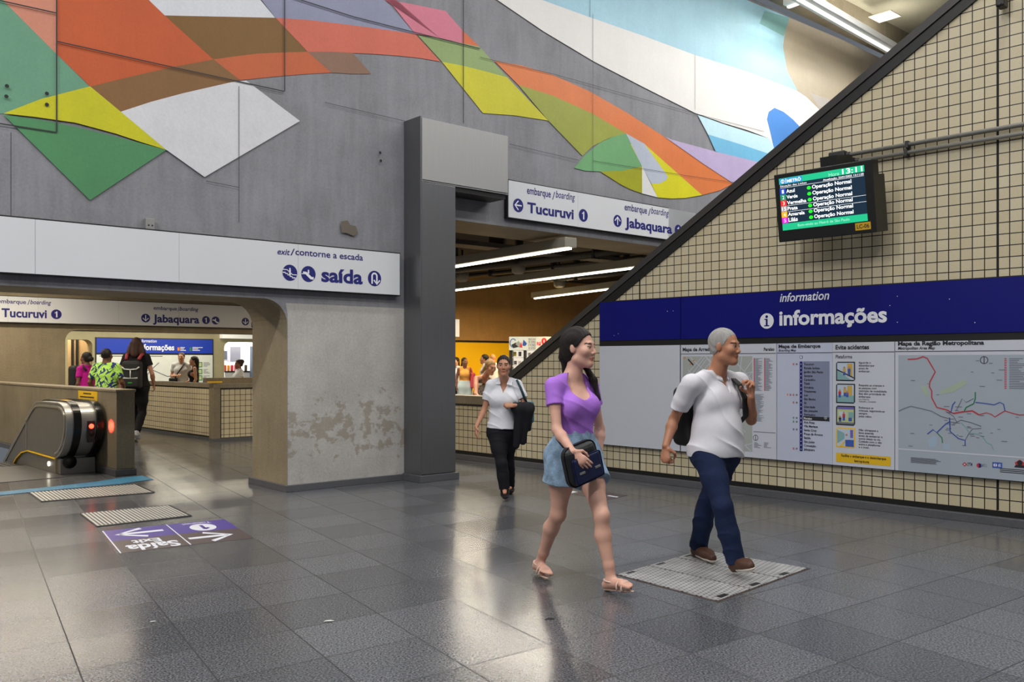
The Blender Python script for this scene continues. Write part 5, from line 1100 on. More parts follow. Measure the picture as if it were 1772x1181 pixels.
        s.bodyo = np_mesh('body', V, Fq, mats, s.root, mi, s.o); return s.bodyo
    def lipm(s):
        c = s.skin.node_tree.nodes['Mix'].inputs['A'].default_value; m = bpy.data.materials.get('lips_' + s.skin.name)
        if m: return m
        m, nt, N, L, b = nodes_of('lips_' + s.skin.name); b.inputs['Base Color'].default_value = (c[0] * .86, c[1] * .52, c[2] * .52, 1); b.inputs['Roughness'].default_value = .4; return m
    def part(s, name, prims, mat, h=None, cut=None, disp=None, parent=None, label=None):
        V, Fq = polygonise(prims, h or s.h, cut, disp)
        if not len(V): return None
        o = np_mesh(name, V, Fq, mat if isinstance(mat, list) else [mat], parent or s.root, None, s.o)
        if label: o['label'] = label
        return o
    def ground(s, z=.001):
        m = min(min(v.co.z for v in o.data.vertices) for o in s.root.children_recursive if o.type == 'MESH'); s.root.location.z = z - m
    def plane(s, pt, n):   # keep the side the normal points away from
        pt, n = A3(pt), unit(n); return lambda P: (P - pt) @ n
    def top(s, name, mat, hem, sleeve=.45, grow=.012, neck=.055, scoop=None, disp=None, extra=(), sgrow=.010, vneck=None, hemgrow=0):
        """A shirt: torso and upper sleeves, open at neck, cuffs and hem."""
        P = [q.grow(grow) for q in s.torso]
        if hemgrow: P += [EL(s.T(0, .0, .06), (.165 * s.sc * s.b * min(s.hip, 1) + hemgrow, .125 * s.sc * s.b + hemgrow, .15 * s.sc), .05, (s.r, s.f, s.up)), EL(s.T(0, -.01, .30), (.148 * s.sc * s.b * min(s.hip, 1) + hemgrow * .7, .108 * s.sc * s.b + hemgrow * .8, .17 * s.sc), .05, (s.r, s.f, s.up))]
        cuts = [s.plane(s.T(0, 0, hem), -s.up)]
        P += list(extra); TP = list(P); AP = {}
        for e in 'LR':
            a = s.limb['arm' + e]
            AP[e] = [q.grow(sgrow + .004) for q in (a[:2] if sleeve <= 1 else a)]
            if sleeve > 0: P += AP[e]
        S = {e: (s.J['sho' + e], s.J['elb' + e], s.J['wri' + e]) for e in 'LR'}
        nbase = s.nb + s.up * .035 * s.sc
        def cut(Q, d):
            d = ev(TP, Q)
            for c in cuts: d = np.maximum(d, c(Q))
            for e in 'LR':
                a, b, w = S[e]; sg = 1 if e == 'R' else -1
                if sleeve > 0:
                    q = ev(AP[e], Q)
                    if sleeve <= 1: t = a + (b - a) * sleeve; dv = unit(b - a); q = np.maximum(q, (Q - t) @ dv)
                    d = smin(d, q, .018)
                else:
                    dv = s.r * sg; d = np.maximum(d, (Q - (a - s.r * sg * .02 * s.sc)) @ dv)
            d = np.maximum(d, (Q - (nbase + s.up * .012)) @ unit(s.up - s.f * .25))
            d = -np.minimum(-d, RC(s.nb - s.up * .0, s.hc, neck * s.sc, neck * s.sc).d(Q)) if neck else d
            if scoop:
                y0, w, dep = scoop; c = s.nb + s.f * .11 * s.sc - s.up * .01 * s.sc
                el = EL(c, (w * s.sc, .13 * s.sc, dep * s.sc), .01, (s.r, s.f, s.up)).d(Q); d = np.maximum(d, -el)
            if vneck:
                w, dep = vneck; rel = Q - s.nb; xx, yy, zz = rel @ s.r, rel @ s.f, rel @ s.up
                v = np.maximum(np.abs(xx) - w * s.sc * np.clip((zz + dep * s.sc) / (dep * s.sc), 0, 1.5), np.maximum(-zz - dep * s.sc, -yy)); d = np.maximum(d, -v)
            return d
        return s.part(name, P, mat, cut=cut, disp=disp)
    def trousers(s, name, mat, waist, length=.97, grow=.016, hemgrow=None, disp=None, flare=0):
        """Trousers or shorts: pelvis and legs down to a fraction of the leg (hip 0, knee .5, ankle 1)."""
        TP = [q.grow(grow) for q in s.torso[:2] + s.torso[6:8]]; LP = {}
        for e in 'LR':
            H, K, A = s.J['hip' + e], s.J['kne' + e], s.J['ank' + e]; sc = s.sc; b = s.b
            LP[e] = [q.grow(grow) for q in s.limb['leg' + e][:2]]
            if length > .5: LP[e] += [q.grow(grow * .7) for q in s.limb['leg' + e][2:5]] + [RC(K, K + (A - K) * .5, .052 * sc + grow * .6, .050 * sc + grow * .6 + flare * .5, .03), RC(K + (A - K) * .5, A + (A - K) * .02, .050 * sc + grow * .6 + flare * .5, .046 * sc + grow * .6 + flare, .03)]
            elif hemgrow: t = H + (K - H) * length * 2; LP[e] += [RC(H + (t - H) * .3, t, .09 * sc * b + grow, .085 * sc * b + hemgrow, .03)]
        P = TP + LP['L'] + LP['R']
        def cut(Q, d):
            d = ev(TP, Q)
            for e in 'LR':
                H, K, A = s.J['hip' + e], s.J['kne' + e], s.J['ank' + e]
                t = H + (K - H) * length * 2 if length <= .5 else K + (A - K) * (length - .5) * 2; dv = unit(K - H) if length <= .5 else unit(A - K)
                d = smin(d, np.maximum(ev(LP[e], Q), (Q - t) @ dv), .055)
            return np.maximum(d, (Q - s.T(0, 0, waist)) @ s.up)
        return s.part(name, P, mat, cut=cut, disp=disp)
    def shoes(s, name, up_mat, sole_mat, label=None, sole=.022, low=.03):
        for e in 'LR':
            A, T_, d, side, fu = s.footframe(e); k = s.sc; hl = A - fu * .040 * k - d * .035 * k
            tip = T_ - d * .0 ; ball = A + (T_ - A) * .62; dr = unit(tip - hl); nr = unit(np.cross(side, dr)); bot = hl - nr * (.032 * k)
            P = [RC(hl, ball, .038 * k, .040 * k, .03), RC(ball, tip - d * .02 * k, .040 * k, .030 * k, .03), RC(A - fu * .035 * k, A - fu * (-.005) * k, .042 * k, .040 * k, .02), RC(A - fu * .02 * k, ball, .040 * k, .034 * k, .03)]
            o = s.part('shoe', P, up_mat, cut=lambda Q, dd: np.maximum(np.maximum(dd, (Q - (A + fu * low * k)) @ fu), -((Q - bot) @ nr)))
            P2 = [RC(hl, ball, .044 * k, .046 * k, .03), RC(ball, tip - d * .02 * k, .046 * k, .036 * k, .03)]
            s.part('sole', P2, sole_mat, cut=lambda Q, dd: np.maximum(np.maximum(dd, (Q - (bot + nr * sole * k)) @ nr), -((Q - (bot - nr * .006)) @ nr)), parent=o)
    def hair(s, mat, line=None, grow=.012, extra=(), name='hair', thick=(1, 1, 1), low=None):
        """A cap of hair above a hairline given as (forward, height) pairs, plus locks."""
        k = s.hs; ax = (s.hr, s.hf, s.hu); H = s.H; w = .95 if s.fem else 1.0
        line = line or ((-.12, -.065), (-.045, -.06), (-.02, -.012), (.012, -.004), (.03, .028), (.05, .058), (.075, .078), (.12, .080))
        lx, lz = zip(*line)
        P = [EL(H(0, -.024, .034), ((.074 * w + grow * .8) * k, (.094 + grow * 1.1) * k, (.083 + grow * thick[2]) * k), .02, ax), EL(H(0, -.045, -.02), ((.060 * w + grow) * k, (.055 + grow) * k, (.07 + grow) * k), .02, ax)]
        n = len(extra)
        def cut(Q, d):
            rel = Q - s.hc; x, y, z = rel @ s.hr / k, rel @ s.hf / k, rel @ s.hu / k
            hl = np.interp(y - np.abs(x) * .12, lx, lz); shell = np.maximum(ev(P, Q), (hl - z) * k * .75)
            return smin(shell, ev(list(extra), Q), .012) if n else shell
        disp = lambda Q: .0016 * np.sin(((Q - s.hc) @ s.hr) * 300 + ((Q - s.hc) @ s.hu) * 70)
        return s.part(name, P + list(extra), mat, cut=cut, disp=disp)
def wrinkle(amp, f=38, ph=0.0, ax=(0.25, .2, 1)):
    """Cloth folds: thin ridges running across the given direction, fading in and out."""
    a = A3(ax); b = np.cross(a, A3((.3, 1, .2)))
    def fn(P):
        q = 1 - np.abs(np.sin((P @ a) * f * .5 + 1.3 * np.sin(P @ b * 7 + ph) + 1.1 * np.sin(P[:, 2] * 9 + P[:, 1] * 8 + ph)))
        m = .5 + .5 * np.sin(P[:, 0] * 17 + P[:, 2] * 6 + ph * 2)
        return -amp * q ** 2.2 * m
    return fn
def strap(s, name, pts, w, mat, parent=None, t=.004):
    """A flat band following points, offset from the body."""
    m = MB(); P = [Vector(tuple(A3(p) - s.o)) for p in pts]; out = Vector(tuple(s.pel - s.o)); vs = []; n = len(P)
    for i, p in enumerate(P):
        d = (P[min(i + 1, n - 1)] - P[max(i - 1, 0)]).normalized(); ctr = Vector((out.x, out.y, p.z)); o_ = (p - ctr); o_ -= d * o_.dot(d); o_ = o_.normalized() if o_.length > 1e-5 else Vector((0, 0, 1)); sd = d.cross(o_)
        vs += [p - sd * w / 2 - o_ * t, p + sd * w / 2 - o_ * t, p + sd * w / 2 + o_ * t, p - sd * w / 2 + o_ * t]
    fs = []
    for i in range(n - 1):
        a, b = 4 * i, 4 * i + 4; fs += [(a + j, a + (j + 1) % 4, b + (j + 1) % 4, b + j) for j in range(4)]
    m.add(vs, fs, mat, False); return m.build(name, parent or s.root)

# ------------------------------------------------------------------ woman in purple
def W3(px, py, Y): return A3(wp(px, py, Y))
J = dict(shoR=W3(957, 668, 5.74), shoL=W3(1022, 667, 5.96), elbR=W3(964, 744, 5.66), wriR=W3(991, 782, 5.52), elbL=W3(1038, 742, 6.06), wriL=W3(1036, 790, 5.98),
         hipR=W3(975, 790, 5.80), hipL=W3(1012, 788, 5.90), kneR=W3(966, 890, 5.84), ankR=W3(934, 974, 6.05), toeR=W3(948, 994, 5.90), kneL=W3(1041, 893, 5.66), ankL=W3(1057, 1003, 5.62), toeL=W3(1095, 1016, 5.47))
hd = dict(R=(W3(1014, 803, 5.50) - W3(991, 782, 5.52), A3((.3, .8, -.3)), .45))
P1 = Human('woman in purple T-shirt and denim shorts striding right with a black bag', J, (.58, -.81, 0), W3(1003, 602, 5.83), (.86, -.5, -.03), (0.02, 0, 1), 1.0, True, 'd3a38f', .0048, hscale=1.06, bust=.98, hands=hd, hip=1.02)
P1.browk = 1.25; P1.brow = '2a1e1a'; P1.body()
PURP = cloth('lilac', 'ac74d8')
P1.top('t_shirt', PURP, .16, .44, .011, .05, scoop=(0, .092, .118), disp=wrinkle(.005, 46), sgrow=.012)
P1.trousers('denim_shorts', pm('cloth_denim_light', '8aa3c4',  .85, 0, 1.0, 16, .4, 160, .2), .34, .225, .016, .040, wrinkle(.008, 60, .3, (.9, .5, .6)))
k = P1.hs; H = P1.H
ex = [RC(H(0, -.09, .035), H(.0, -.115, -.06), .034, .030, .03), RC(H(0, -.10, -.02), H(-.03, -.10, -.16), .036, .030, .02), RC(H(-.05, -.02, -.06), H(-.085, .06, -.20), .020, .022, .02), RC(H(-.085, .06, -.20), H(-.085, .10, -.32), .022, .012, .02)]
P1.hair(hairm('dark', '1c1412'), ((-.12, -.09), (-.03, -.085), (-.015, -.005), (.012, .012), (.03, .040), (.05, .066), (.07, .086), (.12, .088)), .014, ex, thick=(1, 1, 1.3))
# sandals
SAND = pm('sandal_beige', 'cdb0a0', .5); SOLE = pm('sandal_sole', '3a2c26', .6)
for e in 'LR':
    A, T_, d, side, fu = P1.footframe(e); hl = A - fu * .045 - d * .035; tip = T_ + d * .012; dr = unit(tip - hl); nr = unit(np.cross(side, dr)); bot = hl - nr * .034
    ball = A + (T_ - A) * .62
    so = P1.part('sandal', [RC(hl, ball, .036, .045, .03), RC(ball, tip - d * .02, .045, .032, .03)], [SAND], cut=lambda Q, dd: np.maximum(np.maximum(dd, (Q - (bot + nr * .012)) @ nr), -((Q - (bot - nr * .004)) @ nr)))
    for pos, lift in ((.70, .022), (.48, .034)):
        c = A + (T_ - A) * pos - fu * (.010); pts = [c + side * .047 * math.cos(a) * 1.0 + nr * (lift * math.sin(a)) for a in np.linspace(math.pi + .35, -.35, 9)] if False else [c + side * .046 * math.cos(a) + nr * (.036 * math.sin(a) - .010) for a in np.linspace(math.pi + .5, -.5, 11)]
        m = MB(); m.tube([tuple(p - P1.o) for p in pts], .0065, SAND, 6); m.build('strap', so)
    m = MB(); pts = [A - fu * .005 + side * .041 * math.cos(a) + d * .046 * math.sin(a) for a in np.linspace(0, 2 * math.pi, 17)]; m.tube([tuple(p - P1.o) for p in pts[:-1]], .006, SAND, 6, closed=True); m.build('ankle_strap', so)
P1.ground(.001)
# crossbody bag at her hip
bc = W3(1016, 800, 5.56); bf = unit((.58, -.81, 0)); br = np.cross(bf, A3((0, 0, 1)))
bc = W3(1014, 803, 5.55)
t1 = thing('shoulder_bag', 'black and navy shoulder bag under the hand of the woman in purple', 'bag', tuple(bc), math.atan2(bf[1], bf[0]) - math.pi / 2)
t1.rotation_euler = (0, math.radians(15), math.atan2(bf[1], bf[0]) - math.pi / 2)
m = MB(); m.bbox(-.135, .135, -.095, -.005, -.135, .13, pm('bag_black', '15161a', .5, bump=.1), .06, 5); m.build('bag_body', t1)
m = MB(); m.bbox(-.128, .105, -.012, .012, -.115, .055, pm('bag_navy', '131c42', .42, var=.15), .02, 3); m.build('flap', t1)
for x in (-.10, .03): m = MB(); m.bbox(x, x + .045, .010, .018, -.05, -.035, pm('bag_buckle', 'b9b9b4', .3, .9), .003); m.build('buckle', t1)
m = MB(); inv = Matrix.Rotation(-(math.atan2(bf[1], bf[0]) - math.pi / 2), 3, 'Z')
for pl in ((W3(982, 768, 5.60), W3(972, 756, 5.72), W3(975, 748, 5.92), W3(995, 744, 6.04)),): m.tube([tuple(inv @ Vector(tuple(A3(p) - bc))) for p in pl], .010, pm('bag_black', ''), 6)
m.build('shoulder_strap', t1)

# ------------------------------------------------------------------ man in white polo
J = dict(shoR=W3(1196, 668, 6.18), shoL=W3(1279, 664, 6.46), elbR=W3(1166, 729, 6.32), wriR=W3(1152, 775, 6.22), elbL=W3(1300, 730, 6.42), wriL=W3(1300, 690, 6.24),
         hipR=W3(1224, 790, 6.22), hipL=W3(1256, 790, 6.38), kneR=W3(1251, 880, 6.02), ankR=W3(1273, 975, 6.02), toeR=W3(1301, 984, 5.84), kneL=W3(1226, 868, 6.42), ankL=W3(1208, 950, 6.60), toeL=W3(1235, 971, 6.36))
hd = dict(R=(A3((-.06, -.15, -1)), A3((.5, .5, 0)), 1.9), L=(A3((-.1, -.25, 1)), A3((-.75, -.45, 0)), 1.6))
P2 = Human('man in white polo shirt and blue jeans walking with one hand on a backpack strap', J, (.62, -.78, 0), W3(1255, 603, 6.26), (.78, -.62, -.16), (.06, -.03, 1), 1.03, False, 'b07a5e', .005, hscale=1.0, belly=1.0, build=1.04, hands=hd, feet='instep')
P2.browk = 1.2; P2.brow = '5a524c'; P2.body()
PW = cloth('white_polo', 'd9d8de')
P2.top('polo_shirt', PW, -.02, .66, .018, .058, vneck=(.050, .11), disp=wrinkle(.013, 44, .5, (.55, .35, .9)), sgrow=.022, hemgrow=.040)
# collar
c0 = P2.nb + P2.up * .030; m = MB()
ring = []
for a in np.linspace(-2.75, 2.75, 25):
    rr = .070; ring.append(c0 + P2.r * rr * math.sin(a) + P2.f * (-rr * 1.0 * math.cos(a) + .012) * (1) + P2.up * (.018 * math.cos(a) - .022 * (abs(a) / 2.75) ** 3))
vs = []
for p in ring:
    o_ = unit(p - c0 - P2.up * np.dot(p - c0, P2.up)); vs += [p + P2.up * .014 - P2.o, p - P2.up * .020 + o_ * .020 - P2.o, p - P2.up * .022 + o_ * .014 - P2.o]
n = len(ring); m.add([tuple(v) for v in vs], [(3 * i + j, 3 * i + (j + 1) % 3, 3 * i + 3 + (j + 1) % 3, 3 * i + 3 + j) for i in range(n - 1) for j in range(3)], PW, True); m.build('collar', P2.root)
P2.trousers('jeans', pm('cloth_denim_dark', '1b2745', .85, 0, .25, 14, .3, 160, .2), .16, 1.0, .012, disp=wrinkle(.008, 50, 1.0, (.5, .4, .8)), flare=.010)
P2.shoes('shoe', pm('shoe_brown', '4a2c1e', .6), pm('shoe_sole', 'd6cfc2', .6))
P2.hair(hairm('grey', 'a3a09d'), ((-.12, -.06), (-.045, -.055), (-.02, -.01), (.006, -.018), (.022, .03), (.045, .066), (.07, .088), (.12, .090)), .0065, thick=(1, 1, 1.7))
P2.ground(.005)
# backpack on his back, straps over the shoulders
bk = P2.T(0, -.20, .55); t2 = thing('backpack', 'dark backpack on the shoulders of the man in white polo', 'backpack', tuple(bk), math.atan2(P2.f[1], P2.f[0]) - math.pi / 2)
BKM = pm('backpack_black', '17181b', .7, bump=.1)
m = MB(); m.bbox(-.15, .15, -.09, .07, -.23, .20, BKM, .05, 4); m.build('pack_body', t2); m = MB(); m.bbox(-.11, .11, -.13, -.08, -.19, .02, BKM, .02, 3); m.build('front_pocket', t2)
inv = Matrix.Rotation(-(math.atan2(P2.f[1], P2.f[0]) - math.pi / 2), 3, 'Z')
def strap_pts(sg, S=P2): return [S.T(sg * .10, -.14, .92), S.T(sg * .105, -.06, 1.06), S.T(sg * .11, .03, 1.055), S.T(sg * .115, .115, .93), S.T(sg * .12, .155, .75), S.T(sg * .155, .13, .52), S.T(sg * .18, .03, .38), S.T(sg * .15, -.10, .33)]
for sg in (-1,):
    m = MB(); pts = [inv @ Vector(tuple(p - bk)) for p in strap_pts(sg)]
    vs = []
    for i, p in enumerate(pts):
        d = (pts[min(i + 1, 7)] - pts[max(i - 1, 0)]).normalized(); sd = Vector((1, 0, 0)); nn = d.cross(sd).normalized(); w = .026
        vs += [p - sd * w - nn * .006, p + sd * w - nn * .006, p + sd * w + nn * .006, p - sd * w + nn * .006]
    m.add(vs, [(4 * i + j, 4 * i + (j + 1) % 4, 4 * i + 4 + (j + 1) % 4, 4 * i + 4 + j) for i in range(7) for j in range(4)], BKM); m.build('shoulder_strap', t2)

# ------------------------------------------------------------------ woman in white shirt
J = dict(shoR=W3(850, 668, 9.5), shoL=W3(895, 668, 9.55), elbR=W3(838, 711, 9.5), wriR=W3(824, 741, 9.36), elbL=W3(911, 706, 9.5), wriL=W3(889, 704, 9.32),
         hipR=W3(859, 752, 9.5), hipL=W3(877, 752, 9.55), kneR=W3(868, 805, 9.36), ankR=W3(873, 849, 9.36), toeR=W3(874, 862, 9.18), kneL=W3(880, 803, 9.62), ankL=W3(882, 844, 9.84), toeL=W3(884, 851, 9.66))
hd = dict(R=(A3((.0, -.2, -1)), A3((.9, .3, 0)), .55), L=(A3((-1, -.15, .05)), A3((0, .8, -.5)), 1.5))
P3 = Human('woman in white short sleeved shirt and black trousers walking towards the camera', J, (-.05, -1, 0), W3(871.5, 635, 9.42), (-.02, -1, -.05), (0, 0, 1), .93, True, 'b98468', .005, hscale=1.0, bust=1.12, build=1.04, hands=hd, feet='instep', hip=.90)
P3.browk = 1.7; P3.brow = '1a100c'; P3.body()
P3.top('blouse', cloth('white_shirt', 'dfe0e6'), .10, .62, .014, .058, vneck=(.055, .13), disp=wrinkle(.010, 56, .3, (.7, .2, .8)), sgrow=.016, hemgrow=.012)
c0 = P3.nb + P3.up * .03; m = MB()
for sg in (-1, 1):
    pts = [c0 + P3.r * sg * .052 - P3.f * .02 + P3.up * .02, c0 + P3.r * sg * .056 + P3.f * .03 + P3.up * .012, c0 + P3.r * sg * .032 + P3.f * .085 - P3.up * .055, c0 + P3.r * sg * .085 + P3.f * .078 - P3.up * .065, c0 + P3.r * sg * .092 + P3.f * .03 - P3.up * .012, c0 + P3.r * sg * .08 - P3.f * .03]
    a = [tuple(p - P3.o) for p in pts]; b = [tuple(p - P3.o + P3.f * .008 + P3.up * .004) for p in pts]; m.add(a + b, [tuple(range(6)), tuple(range(11, 5, -1))] + [(i, (i + 1) % 6, 6 + (i + 1) % 6, 6 + i) for i in range(6)], cloth('white_shirt', ''))
m.build('collar', P3.root)
P3.trousers('trousers', cloth('black_trouser', '14151b'), .26, .99, .010, disp=wrinkle(.005, 50), flare=.006)
P3.shoes('shoe', pm('shoe_black', '0e0e10', .35), pm('shoe_black_sole', '0a0a0a', .5), sole=.012, low=.0)
P3.hair(hairm('dark', ''), None, .009, [EL(P3.H(0, -.10, .02), (.04, .04, .04), .02)])
P3.ground(.001)
oc = W3(906, 715, 9.4); tc_ = thing('folded_coat', 'dark coat folded over the forearm of the woman in white shirt', 'coat', tuple(oc))
CT = cloth('coat_black', '15161c')
V, Fq = polygonise([RC(W3(892, 706, 9.38), W3(916, 706, 9.45), .055, .06, .03), RC(W3(898, 712, 9.36), W3(893, 772, 9.36), .05, .035, .05, (0, 1, 0), .7), RC(W3(908, 714, 9.4), W3(905, 765, 9.4), .06, .035, .05, (0, 1, 0), .7), RC(W3(915, 712, 9.42), W3(914, 742, 9.44), .05, .03, .04)], .008, None, wrinkle(.008, 60, .4, (1, .2, .3)))
np_mesh('draped_cloth', V, Fq, [CT], tc_, None, oc)
ob = W3(908, 712, 9.62); tb = thing('shoulder_bag', 'teal shoulder bag hanging behind the arm of the woman in white shirt', 'bag', tuple(ob))
TEAL = pm('bag_teal', '1d6678', .5, var=.15); m = MB(); m.bbox(-.11, .10, -.06, .07, -.13, .11, TEAL, .03, 3); m.build('bag_body', tb)
m = MB(); m.tube([tuple(A3(p) - ob) for p in (W3(914, 705, 9.55), W3(908, 690, 9.46), W3(901, 672, 9.42), W3(895, 659, 9.50), W3(898, 665, 9.62), W3(906, 695, 9.66))], .014, pm('bag_strap_teal', '16393f', .6), 6); m.build('shoulder_strap', tb)

# ------------------------------------------------------------------ people farther back
def pose(x, y, head, H, fem=False, **over):
    """Standing joints in (right, forward, up) metres for a 1.7 m figure, scaled, turned and placed."""
    k = H / 1.7; sh = .16 if fem else .185
    L = dict(hipR=(.085, 0, .88), hipL=(-.085, 0, .88), kneR=(.095, .02, .47), kneL=(-.095, .02, .47), ankR=(.10, -.02, .08), ankL=(-.10, -.02, .08), toeR=(.115, .15, .028), toeL=(-.115, .15, .028),
             shoR=(sh, 0, 1.385), shoL=(-sh, 0, 1.385), elbR=(sh + .055, -.03, 1.11), elbL=(-sh - .055, -.03, 1.11), wriR=(sh + .065, .06, .88), wriL=(-sh - .065, .06, .88))
    hc = (0, .02, 1.585); hf = (0, 1, 0); lean = over.pop('lean', None)
    for a, b in over.items():
        if a == 'hc': hc = b
        elif a == 'hf': hf = b
        else: L[a] = b
    f = unit((head[0], head[1], 0)); r = np.cross(f, A3((0, 0, 1)))
    W_ = lambda p: A3((x, y, 0)) + (r * p[0] + f * p[1] + A3((0, 0, 1)) * p[2]) * k
    D_ = lambda p: r * p[0] + f * p[1] + A3((0, 0, 1)) * p[2]
    return {a: W_(b) for a, b in L.items()}, f, W_(hc), D_(hf), k, W_
def at(px, Y): return ((px - IW / 2) / F * Y, Y)
SHB = pm('shoe_black', ''); SOB = pm('shoe_black_sole', '')
DK = hairm('dark', '')
def person(label, px, Y, head, H, fem, sk, h=.013, hscale=1.0, build=1.0, bust=.0, hands=None, feet="instep", hip=1.0, **over):
    x, y = at(px, Y); J, f, hc, hf, k, W_ = pose(x, y, head, H, fem, **over)
    P = Human(label, J, f, hc, hf, (0, 0, 1), k, fem, sk, h, hscale=hscale, build=build, bust=bust, hands=hands, feet=feet, skname=sk, hip=hip); P.W_ = W_; P.k = k; P.brow = '1c1412'; P.body(); return P
def packs(P, name, label, cat, fwd, up, mat, size=(.15, .08, .21), extra=None):
    c = P.T(0, fwd, up); a = math.atan2(P.f[1], P.f[0]) - math.pi / 2
    t = thing(name, label, cat, tuple(c), a); m = MB(); m.bbox(-size[0], size[0], -size[1], size[1], -size[2], size[2], mat, min(size) * .6, 3); m.build('pack_body', t)
    inv = Matrix.Rotation(-a, 3, 'Z'); to = lambda p: tuple(inv @ Vector(tuple(A3(p) - c)))
    return t, to
def band(t, to, pts, w, mat, name='shoulder_strap', side=None):
    m = MB(); m.tube([to(p) for p in pts], w, mat, 8); return m.build(name, t)
# pink T-shirt, backpack worn in front
P = person('woman in magenta T-shirt facing left with a black backpack on her chest', 150, 16.0, (-.92, .38), 1.62, True, '6e4a38', .012, bust=1.0, hf=(0, 1, .12), elbL=(-.22, -.02, 1.10), wriL=(-.20, .12, .92))
P.top('t_shirt', cloth('magenta', 'c01c92'), .02, .55, .016, hemgrow=.02, disp=wrinkle(.007, 44)); P.trousers('trousers', cloth('black_trouser', ''), .2, .98, .012); P.shoes('shoe', SHB, SOB); P.ground(); P.hair(DK, None, .01, [EL(P.H(0, -.125, -.01), (.05, .05, .05), .02)])
t, to = packs(P, 'backpack', 'black backpack worn in front by the woman in magenta T-shirt', 'backpack', .22, .62, BKM, (.16, .10, .23))
for q in (-1, 1): band(t, to, [P.T(q * .10, .15, .82), P.T(q * .115, .08, 1.01), P.T(q * .115, -.03, 1.05), P.T(q * .12, -.12, .9)], .02, BKM)
# green palm-print shirt
P = person('man in lime green palm print shirt seen from behind', 184, 15.0, (.12, 1), 1.67, False, '6b4632', .010, build=1.04, elbR=(.27, .02, 1.13), wriR=(.18, .24, 1.05), elbL=(-.28, -.04, 1.12), wriL=(-.27, .08, .90))
def palm_mat():
    m, nt, N, L, b = nodes_of('cloth_palm_print'); tc = N.new('ShaderNodeTexCoord')
    def ln(rot, sc):
        m0 = N.new('ShaderNodeMapping'); m0.inputs['Rotation'].default_value = rot; L.new(tc.outputs['Object'], m0.inputs[0]); mp = N.new('ShaderNodeMapping'); mp.inputs['Scale'].default_value = sc; L.new(m0.outputs[0], mp.inputs[0])
        n = N.new('ShaderNodeTexNoise'); n.inputs['Scale'].default_value = 7; n.inputs['Detail'].default_value = 2; L.new(mp.outputs[0], n.inputs['Vector']); return n.outputs['Fac']
    mx = N.new('ShaderNodeMath'); mx.operation = 'MAXIMUM'; L.new(ln((0, .75, 0), (1.1, 1, 4)), mx.inputs[0]); L.new(ln((0, -1.0, 0), (1.1, 1.3, 5)), mx.inputs[1])
    cr = N.new('ShaderNodeValToRGB'); cr.color_ramp.elements[0].position = .57; cr.color_ramp.elements[0].color = lin('a8dc5a') + (1,); cr.color_ramp.elements[1].position = .59; cr.color_ramp.elements[1].color = lin('1c2a6a') + (1,); L.new(mx.outputs[0], cr.inputs[0])
    L.new(cr.outputs[0], b.inputs['Base Color']); b.inputs['Roughness'].default_value = .8; return m
P.top('shirt', palm_mat(), -.04, .75, .022, hemgrow=.028, disp=wrinkle(.008, 40), sgrow=.02); P.trousers('trousers', cloth('black_trouser', ''), .16, .98, .012); P.shoes('shoe', SHB, SOB); P.ground(); P.hair(DK, ((-.12, -.045), (-.045, -.04), (-.02, 0), (.012, 0), (.03, .04), (.05, .06), (.12, .08)), .007)
# tall woman with backpack
P = person('woman in black with brown wavy hair walking away with a backpack', 236, 16.0, (-.1, 1), 1.88, True, 'c08a70', .010, build=1.12, hscale=.96, hip=1.05, kneR=(.085, .03, .47), ankR=(.085, -.27, .17), toeR=(.09, -.14, .075), kneL=(-.09, .16, .48), ankL=(-.09, .16, .08), toeL=(-.10, .32, .03), elbL=(-.245, -.03, 1.11), wriL=(-.25, .02, .90), elbR=(.25, .0, 1.11), wriR=(.24, .12, .93))
P.top('t_shirt', cloth('black_shirt', '15151a'), .05, .5, .016, hemgrow=.02, sgrow=.016); P.trousers('leggings', cloth('black_trouser', ''), .25, .97, .009); P.shoes('trainer', pm('shoe_greywhite', 'b4b4ba', .6), pm('shoe_white_sole', 'dadad8', .6)); P.ground()
BR = hairm('brown', '3a2118'); P.hair(BR, None, .018, [RC(P.H(q * .065, -.03, .0), P.H(q * .105, -.04, -.13), .055, .06, .03) for q in (-1, 1)] + [RC(P.H(0, -.08, 0), P.H(0, -.09, -.16), .06, .07, .03)])
t, to = packs(P, 'backpack', 'black backpack with white piping and red straps on the woman in black', 'backpack', -.20, .42, BKM, (.165, .10, .25))
RS = pm('strap_red', '9a3440', .7); WP = pm('piping_white', 'd8d8d8', .6)
for q in (-1, 1): band(t, to, [P.T(q * .10, -.20, .88), P.T(q * .115, -.10, 1.02), P.T(q * .12, .0, 1.04), P.T(q * .12, .10, .95)], .028, RS)
m = MB(); m.tube([(-.15, -.105, .14), (-.10, -.112, .10), (0, -.115, .09), (.10, -.112, .10), (.15, -.105, .14)], .012, WP, 6); m.build('white_piping', t)
m = MB(); m.tube([(-.12, -.108, -.06), (0, -.112, -.07), (.12, -.108, -.06)], .014, WP, 6); m.build('white_piping', t); m = MB(); m.tube([(0, -.113, -.06), (0, -.113, .09)], .010, WP, 6); m.build('white_piping', t)
m = MB(); m.bbox(-.13, .13, -.135, -.09, -.22, -.06, BKM, .02, 2); m.build('front_pocket', t); m = MB(); m.box(-.035, .035, -.137, -.134, -.15, -.13, pm('badge_green', '2aa04a', .5)); m.build('badge', t)
